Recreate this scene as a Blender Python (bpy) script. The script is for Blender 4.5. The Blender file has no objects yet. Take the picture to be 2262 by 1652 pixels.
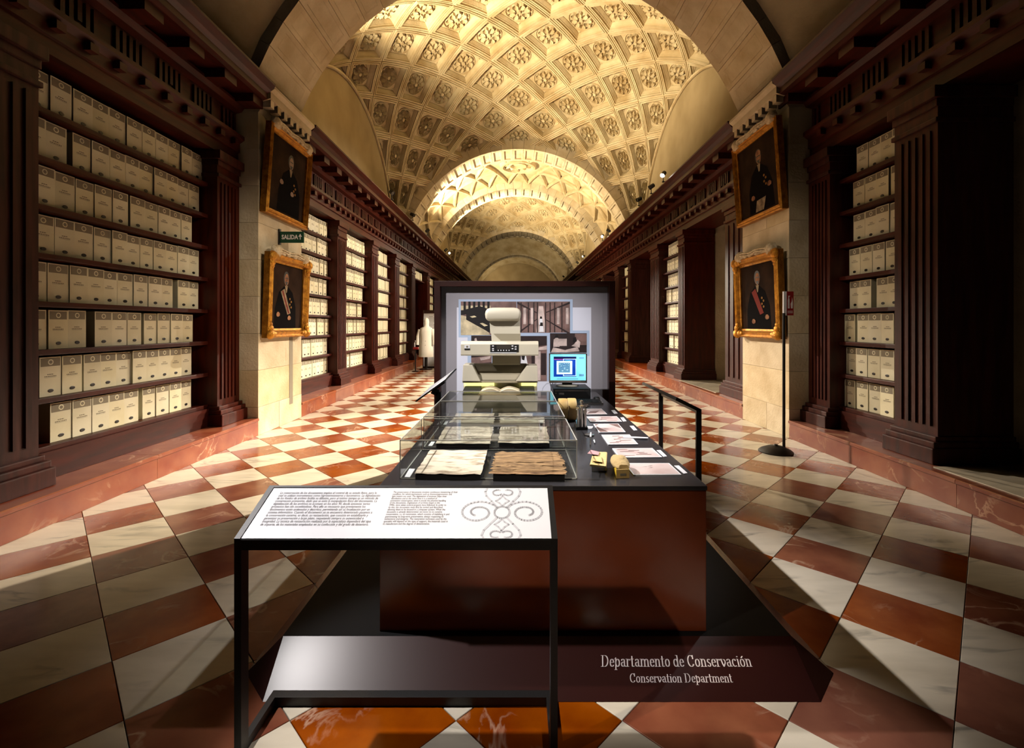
import bpy, bmesh, math, random
from mathutils import Vector, Matrix
random.seed(7)
S = bpy.context.scene
COL = S.collection
PI = math.pi

# ------------------------------------------------------------------ camera, world, exposure
F, CX, CY, H, CAMX = 1043.0, 1141.0, 717.0, 1.65, -0.06      # focal length (px), principal point, eye height
cd = bpy.data.cameras.new('camera'); cam = bpy.data.objects.new('camera', cd); COL.objects.link(cam)
cam.location = (CAMX, 0, H); cam.rotation_euler = (PI / 2, 0, 0)
cd.sensor_width = 36; cd.lens = F / 2262 * 36
cd.shift_x = -(CX - 1131) / 2262; cd.shift_y = (CY - 826) / 2262
cd.clip_end = 200; cd.clip_start = .05
S.camera = cam
w = bpy.data.worlds.new('world'); S.world = w; w.use_nodes = True
w.node_tree.nodes['Background'].inputs[0].default_value = (1, .72, .42, 1)
w.node_tree.nodes['Background'].inputs[1].default_value = 0.0015
S.view_settings.view_transform = 'Standard'; S.view_settings.look = 'None'
S.view_settings.gamma = 1; S.view_settings.use_curve_mapping = False
S.view_settings.exposure = 0.35

S.cycles.max_bounces = 6; S.cycles.diffuse_bounces = 1; S.cycles.glossy_bounces = 3; S.cycles.transmission_bounces = 4; S.cycles.transparent_max_bounces = 12
S.cycles.sample_clamp_indirect = 4; S.cycles.use_adaptive_sampling = True; S.cycles.adaptive_threshold = .08; S.cycles.caustics_reflective = False; S.cycles.caustics_refractive = False

WARM = (1, .83, .56); SOFT = (1, .86, .68); COOL = (1, .95, .93)
# the lamps on the cornices: x, y, z, target, watts, colour, cone (deg), blend, lens (0 dark, 1 dim, 2 glowing), label
LAMPS = [
    # uplights on the coffered vault and the bays beyond
    (-4.2, 8.95, 5.3, (1.2, 12.5, 10.2), 4200, WARM, 80, .9, 0, 'small black spotlight on the ledge right behind the left pier'),
    (3.62, 18.9, 5.32, (-.5, 20.5, 8.6), 350, WARM, 130, .7, 0, 'small dark spotlight on the right ledge under the ribbed vault'),
    (-3.62, 18.9, 5.32, (.5, 20.6, 8.6), 2400, WARM, 130, .7, 0, 'small dark spotlight on the left ledge under the ribbed vault'),
    (-3.62, 23.8, 5.32, (.8, 26.6, 10.0), 4500, WARM, 100, .8, 1, 'faintly lit small spotlight on the left ledge beneath the third arch'),
    (3.62, 28.6, 5.32, (0, 31.5, 8.5), 260, WARM, 120, .8, 1, 'faintly lit spotlight on the right ledge beyond the third arch'),
    (3.62, 37.0, 5.32, (0, 41.0, 8.5), 420, WARM, 140, .8, 1, 'tiny lit spotlight on the far right ledge just above the grey panel'),
    (-3.62, 46.0, 5.32, (0, 49.0, 7.5), 360, WARM, 140, .8, 1, 'tiny lit spotlight on the far left ledge just above the grey panel'),
    # lamps that look down across the hall
    (3.62, 11.84, 5.32, (-.5, 7.6, .2), 10500, SOFT, 43, .9, 2, 'large glowing spotlight on the right ledge near the right pier'),
    (3.62, 20.2, 5.34, (-1.0, 12.6, .2), 12500, SOFT, 38, .8, 2, 'glowing spotlight on the right ledge beneath the ribbed vault'),
    (3.62, 14.2, 5.32, (-4.4, 12.6, 1.2), 2800, SOFT, 74, .9, 0, 'dark spotlight on the right ledge, second beyond the large glowing one'),
    (-3.62, 16.2, 5.32, (4.4, 13.4, 1.2), 1000, SOFT, 44, .9, 0, 'black spotlight on the left ledge before the second arch, lower of the pair'),
    (3.62, 12.9, 5.32, (-3.42, 17.5, 1.2), 2600, SOFT, 13, .8, 0, 'dark spotlight just beyond the large glowing one, beam added for the white coat'),  # beam added to brighten the white coat
    (-3.62, 24.9, 5.34, (1.6, 15.0, .2), 13000, SOFT, 36, .8, 2, 'glowing spotlight on the left ledge beyond the third arch'),
    (3.62, 26.0, 5.32, (-4.2, 20.0, 1.0), 1900, SOFT, 60, .8, 1, 'small lit spotlight on the right ledge beyond the second glowing one'),
    (-3.62, 13.5, 5.32, (2.5, 8.0, 0), 3800, SOFT, 36, 1, 0, 'black spotlight on the left ledge before the second arch, upper of the pair'),
    # unseen lamps above the exhibit, before the frame; some added just to brighten things
    (-3.62, 2.8, 5.32, (-.55, 2.02, .8), 1200, COOL, 22, .5, 0, 'unseen spotlight on the near left ledge above the text lectern'),
    (-3.62, -.2, 5.32, (.2, 2.35, .5), 700, SOFT, 14, .9, 0, 'unseen spotlight on the near left ledge behind the viewer'),
    (-3.62, 1.2, 5.32, (-.1, 5.4, 1.25), 1400, COOL, 24, .7, 0, 'unseen spotlight on the near left ledge aimed at the grey panel'),
    (3.62, 1.6, 5.32, (.15, 5.2, 1.2), 700, COOL, 22, .8, 0, 'unseen spotlight on the near right ledge aimed at the grey panel'),
    (-3.62, 4.7, 5.32, (-.1, 3.5, .85), 1900, COOL, 24, .8, 0, 'added spotlight on the near left ledge above the acrylic cases'),
    (3.62, 2.2, 5.32, (-3.9, 7.5, 2.0), 1000, SOFT, 22, .9, 0, 'unseen spotlight on the near right ledge facing the left pier'),
    (-3.62, 2.2, 5.32, (3.9, 7.4, 2.0), 380, SOFT, 22, .9, 0, 'unseen spotlight on the near left ledge facing the right pier'),
    (3.62, 4.6, 5.32, (.45, 3.4, .85), 900, COOL, 26, .8, 0, 'added spotlight on the near right ledge above the table'),
    (3.62, 4.8, 5.32, (-4.4, 6.5, .7), 480, SOFT, 32, 1, 0, 'added spotlight on the near right ledge facing the left bookcase'),
    (-3.62, 4.6, 5.32, (4.4, 6.2, 1.5), 240, SOFT, 22, 1, 0, 'added spotlight on the near left ledge facing the right bookcase'),
]

# ------------------------------------------------------------------ helpers
def pix(px, py, Y): return Vector(((px - CX) * Y / F + CAMX, Y, H - (py - CY) * Y / F))
TZ = 0.8465
def tab(px, py, z=TZ):
    Y = (H - z) * F / (py - CY); return Vector(((px - CX) * Y / F + CAMX, Y, z))

class MB:
    def __init__(s): s.v = []; s.f = []
    def add(s, vs, fs):
        o = len(s.v); s.v += [tuple(v) for v in vs]; s.f += [tuple(i + o for i in f) for f in fs]; return s
    def box(s, x0, x1, y0, y1, z0, z1):
        return s.add([(x, y, z) for z in (z0, z1) for y in (y0, y1) for x in (x0, x1)],
                     [(0, 2, 3, 1), (4, 5, 7, 6), (0, 1, 5, 4), (2, 6, 7, 3), (0, 4, 6, 2), (1, 3, 7, 5)])
    def hexa(s, b, t):       # bottom and top loops with the same count
        n = len(b)
        return s.add(list(b) + list(t), [tuple(range(n))[::-1], tuple(range(n, 2 * n))] +
                     [(i, (i + 1) % n, n + (i + 1) % n, n + i) for i in range(n)])
    def prism(s, poly, axis, a, b):
        def P(p, c): return (c, p[0], p[1]) if axis == 'x' else (p[0], c, p[1]) if axis == 'y' else (p[0], p[1], c)
        return s.hexa([P(p, a) for p in poly], [P(p, b) for p in poly])
    def poly(s, pts): return s.add(pts, [tuple(range(len(pts)))])
    def loft(s, rings, cap=True, closed=True):
        n = len(rings[0]); fs = []
        for k in range(len(rings) - 1):
            for i in range(n if closed else n - 1):
                j = (i + 1) % n; fs.append((k * n + i, k * n + j, (k + 1) * n + j, (k + 1) * n + i))
        if cap: fs += [tuple(range(n))[::-1], tuple(range((len(rings) - 1) * n, len(rings) * n))]
        return s.add([p for r in rings for p in r], fs)
    def lathe(s, prof, c, n=16, ax='z', sx=1, sy=1):
        rings = []
        for r, h in prof:
            R = []
            for i in range(n):
                a = 2 * PI * i / n; u, v = r * math.cos(a) * sx, r * math.sin(a) * sy
                R.append((c[0] + u, c[1] + v, c[2] + h) if ax == 'z' else (c[0] + u, c[1] + h, c[2] + v) if ax == 'y' else (c[0] + h, c[1] + u, c[2] + v))
            rings.append(R)
        return s.loft(rings)
    def tube(s, path, r, n=8):
        path = [Vector(p) for p in path]; rings = []
        for i, p in enumerate(path):
            d = (path[min(i + 1, len(path) - 1)] - path[max(i - 1, 0)]).normalized()
            u = d.cross(Vector((0, 0, 1)) if abs(d.z) < .9 else Vector((1, 0, 0))).normalized(); v = d.cross(u)
            rr = r[i] if isinstance(r, (list, tuple)) else r
            rings.append([p + rr * (math.cos(2 * PI * k / n + PI / n) * u + math.sin(2 * PI * k / n + PI / n) * v) for k in range(n)])
        return s.loft(rings)
    def bar(s, a, b, wx, wz):   # square bar with a horizontal width and a vertical one
        a, b = Vector(a), Vector(b); d = (b - a).normalized()
        u = d.cross(Vector((0, 0, 1)))
        u = u.normalized() if u.length > 1e-3 else Vector((1, 0, 0)); v = u.cross(d)
        q = [(-1, -1), (1, -1), (1, 1), (-1, 1)]
        return s.hexa([a + u * wx / 2 * i + v * wz / 2 * j for i, j in q], [b + u * wx / 2 * i + v * wz / 2 * j for i, j in q])
    def mesh(s, name):
        m = bpy.data.meshes.new(name); m.from_pydata(s.v, [], s.f)
        b = bmesh.new(); b.from_mesh(m); bmesh.ops.recalc_face_normals(b, faces=b.faces); b.to_mesh(m); b.free(); m.update(); return m
    def build(s, name, mat, parent=None, smooth=None, bev=0, **tags):
        m = s.mesh(name)
        if bev:
            b = bmesh.new(); b.from_mesh(m)
            es = [e for e in b.edges if len(e.link_faces) == 2 and e.calc_face_angle(0) > .6]
            bmesh.ops.bevel(b, geom=es, offset=bev, segments=2, profile=.7, affect='EDGES', clamp_overlap=True); b.to_mesh(m); b.free()
        return link(name, m, mat, parent, smooth, **tags)

def link(name, m, mat=None, parent=None, smooth=None, **tags):
    if mat is not None and not m.materials: m.materials.append(mat)
    if smooth:
        for p in m.polygons: p.use_smooth = True
        try: m.set_sharp_from_angle(angle=math.radians(smooth))
        except Exception: pass
    o = bpy.data.objects.new(name, m); COL.objects.link(o)
    if parent is not None: o.parent = parent
    for k, v in tags.items(): o[k] = v
    return o
def thing(name, label, cat, loc=(0, 0, 0), group=None, kind=None):
    o = bpy.data.objects.new(name, None); COL.objects.link(o); o.location = loc; o.empty_display_size = .1
    o['label'] = label; o['category'] = cat
    if group: o['group'] = group
    if kind: o['kind'] = kind
    return o
def ordn(n): return ['first', 'second', 'third', 'fourth', 'fifth', 'sixth', 'seventh', 'eighth', 'ninth', 'tenth', 'eleventh', 'twelfth', 'thirteenth', 'fourteenth', 'fifteenth'][n]

# ------------------------------------------------------------------ materials
def rgb(r, g, b):      # display values 0..255 to linear
    f = lambda c: (c / 255 / 12.92) if c / 255 <= .04045 else ((c / 255 + .055) / 1.055) ** 2.4
    return (f(r), f(g), f(b), 1)
def mat(name, c, rough=.5, metal=0, c2=None, scale=6, stretch=(1, 1, 1), rand=0, bump=0, bscale=40, coat=0, emit=0, detail=5, spec=.5, sharp=(.35, .7)):
    m = bpy.data.materials.new(name); m.use_nodes = True; N = m.node_tree.nodes; L = m.node_tree.links
    b = N['Principled BSDF']; b.inputs['Roughness'].default_value = rough; b.inputs['Metallic'].default_value = metal
    b.inputs['Base Color'].default_value = c; b.inputs['Coat Weight'].default_value = coat; b.inputs['Coat Roughness'].default_value = .12
    b.inputs['Specular IOR Level'].default_value = spec
    if emit: m.cycles.emission_sampling = 'NONE'; b.inputs['Emission Color'].default_value = c; b.inputs['Emission Strength'].default_value = emit
    tc = N.new('ShaderNodeTexCoord'); oi = N.new('ShaderNodeObjectInfo'); out = None
    mp = N.new('ShaderNodeMapping'); L.new(tc.outputs['Object'], mp.inputs[0]); mp.inputs['Scale'].default_value = stretch
    mu = N.new('ShaderNodeVectorMath'); mu.operation = 'SCALE'; mu.inputs[0].default_value = (31, 17, 23); L.new(oi.outputs['Random'], mu.inputs['Scale'])
    ad = N.new('ShaderNodeVectorMath'); L.new(mp.outputs[0], ad.inputs[0]); L.new(mu.outputs[0], ad.inputs[1])
    if c2:
        nz = N.new('ShaderNodeTexNoise'); nz.inputs['Scale'].default_value = scale; nz.inputs['Detail'].default_value = detail; L.new(ad.outputs[0], nz.inputs[0])
        cr = N.new('ShaderNodeValToRGB'); cr.color_ramp.elements[0].position = sharp[0]; cr.color_ramp.elements[1].position = sharp[1]
        cr.color_ramp.elements[0].color = c; cr.color_ramp.elements[1].color = c2; L.new(nz.outputs[0], cr.inputs[0]); out = cr.outputs[0]
    if rand:
        hs = N.new('ShaderNodeHueSaturation'); hs.inputs['Color'].default_value = c
        if out: L.new(out, hs.inputs['Color'])
        mr = N.new('ShaderNodeMapRange'); mr.inputs['To Min'].default_value = 1 - rand; mr.inputs['To Max'].default_value = 1 + rand * .6
        L.new(oi.outputs['Random'], mr.inputs[0]); L.new(mr.outputs[0], hs.inputs['Value']); out = hs.outputs[0]
        m2 = N.new('ShaderNodeMath'); m2.operation = 'MULTIPLY'; m2.inputs[1].default_value = 7.31; L.new(oi.outputs['Random'], m2.inputs[0])
        fr = N.new('ShaderNodeMath'); fr.operation = 'FRACT'; L.new(m2.outputs[0], fr.inputs[0])
        ms = N.new('ShaderNodeMapRange'); ms.inputs['To Min'].default_value = 1 - rand * 1.6; ms.inputs['To Max'].default_value = 1 + rand * 1.2
        L.new(fr.outputs[0], ms.inputs[0]); L.new(ms.outputs[0], hs.inputs['Saturation'])
    if out: L.new(out, b.inputs['Base Color'])
    if bump:
        bn = N.new('ShaderNodeTexNoise'); bn.inputs['Scale'].default_value = bscale; bn.inputs['Detail'].default_value = 4; L.new(ad.outputs[0], bn.inputs[0])
        bp = N.new('ShaderNodeBump'); bp.inputs['Strength'].default_value = bump; bp.inputs['Distance'].default_value = .02
        L.new(bn.outputs[0], bp.inputs['Height']); L.new(bp.outputs[0], b.inputs['Normal'])
    return m
def marble(name, a, b_, vein, rough, vscale, vw, rand, stretch=(1, 1, 1)):
    m = mat(name, a, rough, c2=b_, scale=3.2, rand=rand, stretch=stretch)
    N = m.node_tree.nodes; L = m.node_tree.links; P = N['Principled BSDF']
    src = P.inputs['Base Color'].links[0].from_socket
    ad = [n for n in N if n.type == 'VECT_MATH' and n.operation == 'ADD'][0]
    nz = N.new('ShaderNodeTexNoise'); nz.inputs['Scale'].default_value = vscale; nz.inputs['Detail'].default_value = 6; nz.inputs['Distortion'].default_value = .8
    L.new(ad.outputs[0], nz.inputs[0])
    s = N.new('ShaderNodeMath'); s.operation = 'SUBTRACT'; s.inputs[1].default_value = .5; L.new(nz.outputs[0], s.inputs[0])
    ab = N.new('ShaderNodeMath'); ab.operation = 'ABSOLUTE'; L.new(s.outputs[0], ab.inputs[0])
    mr = N.new('ShaderNodeMapRange'); mr.inputs['From Max'].default_value = vw; mr.inputs['To Min'].default_value = 1; mr.inputs['To Max'].default_value = 0; L.new(ab.outputs[0], mr.inputs[0])
    n2 = N.new('ShaderNodeTexNoise'); n2.inputs['Scale'].default_value = 2.1; L.new(ad.outputs[0], n2.inputs[0])
    r2 = N.new('ShaderNodeMapRange'); r2.inputs['From Min'].default_value = .5; r2.inputs['From Max'].default_value = .72; L.new(n2.outputs[0], r2.inputs[0])
    mu = N.new('ShaderNodeMath'); mu.operation = 'MULTIPLY'; L.new(mr.outputs[0], mu.inputs[0]); L.new(r2.outputs[0], mu.inputs[1])
    mx = N.new('ShaderNodeMix'); mx.data_type = 'RGBA'; L.new(mu.outputs[0], mx.inputs[0]); L.new(src, mx.inputs[6]); mx.inputs[7].default_value = vein
    L.new(mx.outputs[2], P.inputs['Base Color']); return m

M = {}
M['red_marble'] = marble('red_marble', rgb(122, 54, 25), rgb(156, 86, 46), rgb(204, 168, 140), .2, 3.4, .03, .13)
M['white_marble'] = marble('white_marble', rgb(226, 214, 192), rgb(206, 194, 172), rgb(132, 126, 116), .2, 1.7, .05, .06, (.7, 2.6, 1))
M['plinth'] = marble('plinth_marble', rgb(124, 50, 25), rgb(152, 84, 50), rgb(214, 170, 140), .28, 3, .03, .14)
M['grout'] = mat('grout', rgb(120, 96, 70), .8)
M['stone'] = mat('stone', rgb(214, 196, 162), .85, c2=rgb(188, 166, 128), scale=2.6, rand=.06, bump=.35, bscale=30)
M['vault'] = mat('vault_stone', rgb(222, 202, 160), .85, c2=rgb(186, 158, 110), scale=1.5, bump=.3, bscale=24)
M['plaster'] = mat('lunette_plaster', rgb(178, 156, 116), .9, c2=rgb(160, 138, 98), scale=1.2)
M['wood'] = mat('mahogany', rgb(74, 25, 13), .42, c2=rgb(44, 13, 7), scale=5, stretch=(3, 3, .35), rand=.12, spec=.22)
M['wood_h'] = mat('mahogany_long_grain', rgb(70, 23, 12), .42, c2=rgb(42, 13, 7), scale=5, stretch=(3, .35, 3), spec=.22)
M['wood_dark'] = mat('dark_back_board', rgb(22, 10, 8), .7)
M['box'] = mat('archive_card', rgb(228, 220, 190), .75, c2=rgb(214, 204, 168), scale=3, rand=.08)
M['box_side'] = mat('archive_card_side', rgb(176, 160, 84), .8, rand=.1)
M['hole'] = mat('black_eyelet', rgb(16, 14, 12), .4)
M['ink'] = mat('grey_print', rgb(132, 122, 102), .8)
M['gold'] = mat('gilt', rgb(196, 138, 44), .38, .75, c2=rgb(140, 88, 22), scale=14, bump=.5, bscale=60)
M['crest'] = mat('lit_carving', rgb(214, 196, 164), .7, c2=rgb(170, 146, 108), scale=20, bump=.8, bscale=50)  # highlights on the carved crest put in as a pale tone
M['black'] = mat('black_lacquer', rgb(14, 13, 13), .5, bump=.05, bscale=200)
M['table_black'] = mat('table_laminate', rgb(56, 55, 58), .2)
M['platform_black'] = mat('platform_top', rgb(9, 9, 10), .7, spec=.15)
M['brown'] = mat('brown_lacquer', rgb(126, 60, 32), .2, c2=rgb(112, 52, 27), scale=3)
M['slope'] = mat('plum_lacquer', rgb(46, 18, 16), .3)
M['white'] = mat('white_print', rgb(238, 238, 242), .55)
M['text'] = mat('text_ink', rgb(112, 106, 108), .7)
M['ornament'] = mat('ornament_grey', rgb(206, 206, 212), .6)
M['letter'] = mat('letter_white', rgb(238, 226, 222), .6)
M['panel_grey'] = mat('panel_grey', rgb(150, 146, 152), .6)
M['sheet'] = mat('panel_lit_white', rgb(222, 224, 238), .6)  # paler tone for the patch of light on the grey panel
M['blue'] = mat('panel_blue', rgb(176, 194, 220), .6)
M['panel_wood'] = mat('panel_frame_wood', rgb(56, 23, 16), .35, c2=rgb(42, 16, 11), scale=4)
M['beige'] = mat('scanner_beige', rgb(216, 208, 186), .45)
M['beige_d'] = mat('scanner_grey_beige', rgb(160, 150, 126), .5)  # grey beige of the base; on the hood it stands for shade
M['lit_strip'] = mat('scanner_lit_slot', rgb(255, 250, 150), .5, emit=1.1)
M['parch'] = mat('parchment', rgb(232, 216, 194), .75, c2=rgb(128, 104, 82), scale=8, stretch=(1, 2.2, 1), rand=.06, bump=.3, sharp=(.48, .68))
M['parch_dark'] = mat('parchment_stained', rgb(176, 138, 96), .75, c2=rgb(84, 56, 34), scale=11, stretch=(1, 3, 1), bump=.5, sharp=(.3, .75))
M['cream_page'] = mat('book_page', rgb(238, 222, 186), .8, c2=rgb(210, 188, 146), scale=7)
M['backing'] = mat('black_mount', rgb(12, 11, 11), .6)
M['vellum'] = mat('yellow_vellum', rgb(216, 184, 116), .55, c2=rgb(186, 148, 84), scale=8)
M['steel'] = mat('steel', rgb(190, 188, 184), .25, 1)
M['yellow_card'] = mat('yellow_card', rgb(214, 178, 44), .6)
M['cloth'] = mat('cream_cloth', rgb(228, 200, 138), .85, bump=.4)
M['pink'] = mat('pink_print', rgb(206, 156, 160), .7)
M['photo'] = mat('photo_print', rgb(234, 214, 210), .4, c2=rgb(202, 172, 168), scale=6, rand=.1)
M['photo_d'] = mat('photo_print_dark', rgb(70, 50, 48), .4, c2=rgb(110, 84, 80), scale=8)
M['stone_lump'] = mat('pumice', rgb(206, 178, 126), .9, bump=.6, bscale=30)
M['green'] = mat('exit_green', rgb(8, 66, 44), .5)
M['signred'] = mat('sign_red', rgb(150, 26, 26), .5)
M['lamp_black'] = mat('lamp_housing', rgb(20, 18, 17), .45)
M['coat'] = mat('white_cotton', rgb(250, 244, 230), .8)
M['skin'] = mat('painted_skin', rgb(158, 114, 84), .8, c2=rgb(96, 62, 44), spec=.1, scale=9); M['canvas'] = mat('dark_canvas', rgb(34, 25, 20), .9, c2=rgb(56, 40, 30), scale=2.5, spec=.03)
M['uniform'] = mat('painted_uniform', rgb(12, 10, 11), .9, spec=.03); M['sash'] = mat('painted_sash', rgb(108, 36, 28), .8, spec=.1)
M['hair'] = mat('painted_hair', rgb(24, 17, 14), .6); M['paint_white'] = mat('painted_white', rgb(150, 132, 108), .8, c2=rgb(96, 82, 66), scale=12, spec=.1); M['medal'] = mat('painted_gold', rgb(128, 90, 44), .8, spec=.1)
for k, c in {'sepia_l': (226, 204, 196), 'sepia_m': (140, 110, 104), 'sepia_d': (52, 38, 38), 'sepia_x': (24, 18, 20), 'cream': (236, 218, 178)}.items():
    M[k] = mat('photo_' + k, rgb(*c), .5, c2=rgb(*[int(v * .72) for v in c]), scale=9)
for k, c, e in (('scr_cyan', (120, 214, 226), .85), ('scr_blue', (14, 60, 160), .8), ('scr_white', (206, 240, 244), .95), ('scr_grey', (96, 150, 186), .7), ('scr_pink', (190, 90, 170), 1), ('scr_navy', (10, 20, 70), .8)):
    M[k] = mat(k, rgb(*c), .4, emit=e)
def glass_mat():
    m = bpy.data.materials.new('clear_acrylic'); m.use_nodes = True; N = m.node_tree.nodes; L = m.node_tree.links
    N.remove(N['Principled BSDF']); out = N['Material Output']
    t = N.new('ShaderNodeBsdfTransparent'); t.inputs[0].default_value = (.96, .97, .96, 1)
    g = N.new('ShaderNodeBsdfGlossy'); g.inputs['Roughness'].default_value = .02
    ge = N.new('ShaderNodeNewGeometry'); dt = N.new('ShaderNodeVectorMath'); dt.operation = 'DOT_PRODUCT'; L.new(ge.outputs['Incoming'], dt.inputs[0]); L.new(ge.outputs['Normal'], dt.inputs[1])
    ab = N.new('ShaderNodeMath'); ab.operation = 'ABSOLUTE'; L.new(dt.outputs['Value'], ab.inputs[0])
    om = N.new('ShaderNodeMath'); om.operation = 'SUBTRACT'; om.inputs[0].default_value = 1; L.new(ab.outputs[0], om.inputs[1])
    pw = N.new('ShaderNodeMath'); pw.operation = 'POWER'; pw.inputs[1].default_value = 5; L.new(om.outputs[0], pw.inputs[0])
    fr = N.new('ShaderNodeMath'); fr.operation = 'MULTIPLY_ADD'; fr.inputs[1].default_value = .8; fr.inputs[2].default_value = .03; L.new(pw.outputs[0], fr.inputs[0]); mx = N.new('ShaderNodeMixShader')
    L.new(fr.outputs[0], mx.inputs[0]); L.new(t.outputs[0], mx.inputs[1]); L.new(g.outputs[0], mx.inputs[2]); L.new(mx.outputs[0], out.inputs[0]); return m
M['glass'] = glass_mat()
M['glass_edge'] = mat('acrylic_edge', rgb(206, 204, 196), .2)
def glow(name, c, e):
    return mat(name, (c[0], c[1], c[2], 1), .3, emit=e)
M['lens_on'] = glow('lit_lens', (1, .9, .75), 60); M['lens_dim'] = glow('dim_lens', (1, .85, .6), 8); M['lens_off'] = mat('dark_lens', rgb(70, 66, 60), .1)

# ------------------------------------------------------------------ floor
D = .3468                       # half the diagonal of a floor tile
flo = MB().box(-6.5, 6.5, -2.5, 54, -.14, -.022).build('floor', M['grout'], kind='structure', label='marble floor of red and white tiles laid on the diagonal', category='floor')
def tile_mesh(name, m):
    r, r2 = D - .0022, D - .0052
    q = [(1, 0), (0, 1), (-1, 0), (0, -1)]
    b = MB().loft([[(x * r, y * r, -.022) for x, y in q], [(x * r, y * r, -.002) for x, y in q], [(x * r2, y * r2, 0) for x, y in q]])
    me = b.mesh(name); me.materials.append(m); return me
tm = {0: tile_mesh('red_tile', M['red_marble']), 1: tile_mesh('white_tile', M['white_marble'])}
stuff = {0: MB(), 1: MB()}
for j in range(-12, 150):
    cy = 1.970 + j * D
    for i in range(-14, 15):
        if (i + j) % 2: continue
        cx = .035 + i * D
        if abs(cx) > 4.2: continue
        k = j % 2
        if 1.25 < cy < 16.2:
            o = link('red_tile' if k == 0 else 'white_tile', tm[k], None, flo); o.location = (cx, cy, random.uniform(-.0008, 0))
        else:
            r = D - .003
            stuff[k].add([(cx + r, cy, 0), (cx, cy + r, 0), (cx - r, cy, 0), (cx, cy - r, 0)], [(0, 1, 2, 3)])
stuff[0].build('red_tiles', M['red_marble'], flo, kind='stuff'); stuff[1].build('white_tiles', M['white_marble'], flo, kind='stuff')

# ------------------------------------------------------------------ piers, walls, plinths
PIER = {-1: (7.02, 8.43), 1: (6.86, 8.27)}
SIDE = {-1: 'left', 1: 'right'}
for s in (-1, 1):
    ya, yb = PIER[s]
    sg = lambda a: s * a
    # wall behind the bookcases
    wx = 4.95 if s < 0 else 5.75
    MB().box(min(sg(wx), sg(wx + .3)), max(sg(wx), sg(wx + .3)), -2.5, 54, 0, 5.4).build('wall_' + SIDE[s], M['stone'], kind='structure', label='stone wall behind the bookcases on the %s side' % SIDE[s], category='wall')
    # plinth in blocks
    pl = thing('plinth', 'polished red marble step running below the %s bookcases' % SIDE[s], 'plinth')
    for (a, b) in ((-2.0, ya), (yb, 50.0)):
        y = a
        while y < b - .01:
            ln = min(random.choice([1.1, 1.35, 1.6, 1.9]), b - y)
            if b - y - ln < .5: ln = b - y
            pr = [(wx - .02, .001), (3.9, .001), (3.9, .215), (3.885, .222), (3.885, .25), (3.895, .26), (wx - .02, .26)]
            MB().prism([(sg(p[0]), p[1]) for p in pr], 'y', y + .002, y + ln - .002).build('stone_block', M['plinth'], pl)
            y += ln
    if s > 0:
        for a, b in ((2.0, 4.6), (9.62, 11.8)): MB().box(4.0, 5.7, a, b, .2605, .268).build('recess_slab', M['white_marble'], pl)
    # pier of ashlar blocks
    pr = thing('stone_pier', 'pale ashlar stone pier carrying two gilt-framed portraits on the %s' % SIDE[s], 'pier')
    z = 0.0; k = 0; hs = [.42] + [.55] * 8
    for h in hs:
        cuts = [ya, yb] if k % 2 else [ya, ya + .62 + .1 * (k % 3), yb]
        for c0, c1 in zip(cuts, cuts[1:]):
            j = random.uniform(-.002, .002)
            MB().box(min(sg(3.9 + j), sg(4.94)), max(sg(3.9 + j), sg(4.94)), c0 + .0015, c1 - .0015, z + .0015, z + h - .0015).build('stone_block', M['stone'], pr, bev=.004)
        z += h; k += 1
    cp = [(4.94, z), (3.9, z), (3.86, z + .06), (3.86, z + .16), (3.72, z + .2), (3.72, z + .3), (3.66, z + .34), (3.66, z + .38), (4.94, z + .38)]
    co = MB().prism([(sg(a), b) for a, b in cp], 'y', ya + .01, yb - .01).build('cornice', M['stone'], pr)
    n = 7
    for i in range(n):
        yy = ya + .09 + i * (yb - ya - .18) / (n - 1)
        MB().box(min(sg(3.735), sg(3.86)), max(sg(3.735), sg(3.86)), yy - .05, yy + .05, z + .085, z + .198).build('dentil', M['stone'], co)
    if s < 0:
        MB().box(-3.905, -3.897, 7.98, 8.1, .30, 1.45).build('cable_channel', M['ink'], pr)
# stone blocks of wall between the window bays on the right
for a, b in ((4.73, 6.85), (8.28, 9.55), (11.87, 14.86), (17.4, 20.3), (22.8, 50)):
    MB().box(4.95, 5.74, a + .04, b - .04, .26, 5.2).build('wall_right', M['stone'], kind='structure', label='stone wall between the window recesses behind the right bookcases', category='wall', group='window reveals')

# ------------------------------------------------------------------ vaults
ZC, RS, HX = 3.80, 6.22, 4.5
VH = 4.385
d1 = Vector((1, 1, 0)).normalized(); d2 = Vector((1, -1, 0)).normalized()
DEL = math.radians(11.1)
def sph(p, q, r):
    d = d1 * math.tan(p) + d2 * math.tan(q) + Vector((0, 0, 1)); return d.normalized() * r + Vector((0, 0, ZC))
def clip(me, planes):
    b = bmesh.new(); b.from_mesh(me)
    for co, no in planes:
        bmesh.ops.bisect_plane(b, geom=b.verts[:] + b.edges[:] + b.faces[:], plane_co=co, plane_no=no, clear_outer=True)
    n = len(b.faces); b.to_mesh(me); b.free(); return n
PLN = [((HX, 0, 0), (1, 0, 0)), ((-HX, 0, 0), (-1, 0, 0)), ((0, VH, 0), (0, 1, 0)), ((0, -VH, 0), (0, -1, 0)), ((0, 0, 4.95), (0, 0, -1))]
PROF = [(1, .028), (.972, .028), (.968, 0), (.905, 0), (.90, .03), (.872, .03), (.868, 0), (.80, 0), (.795, .05), (.765, .05), (.75, .075), (.67, .15), (.665, .17)]
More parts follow.
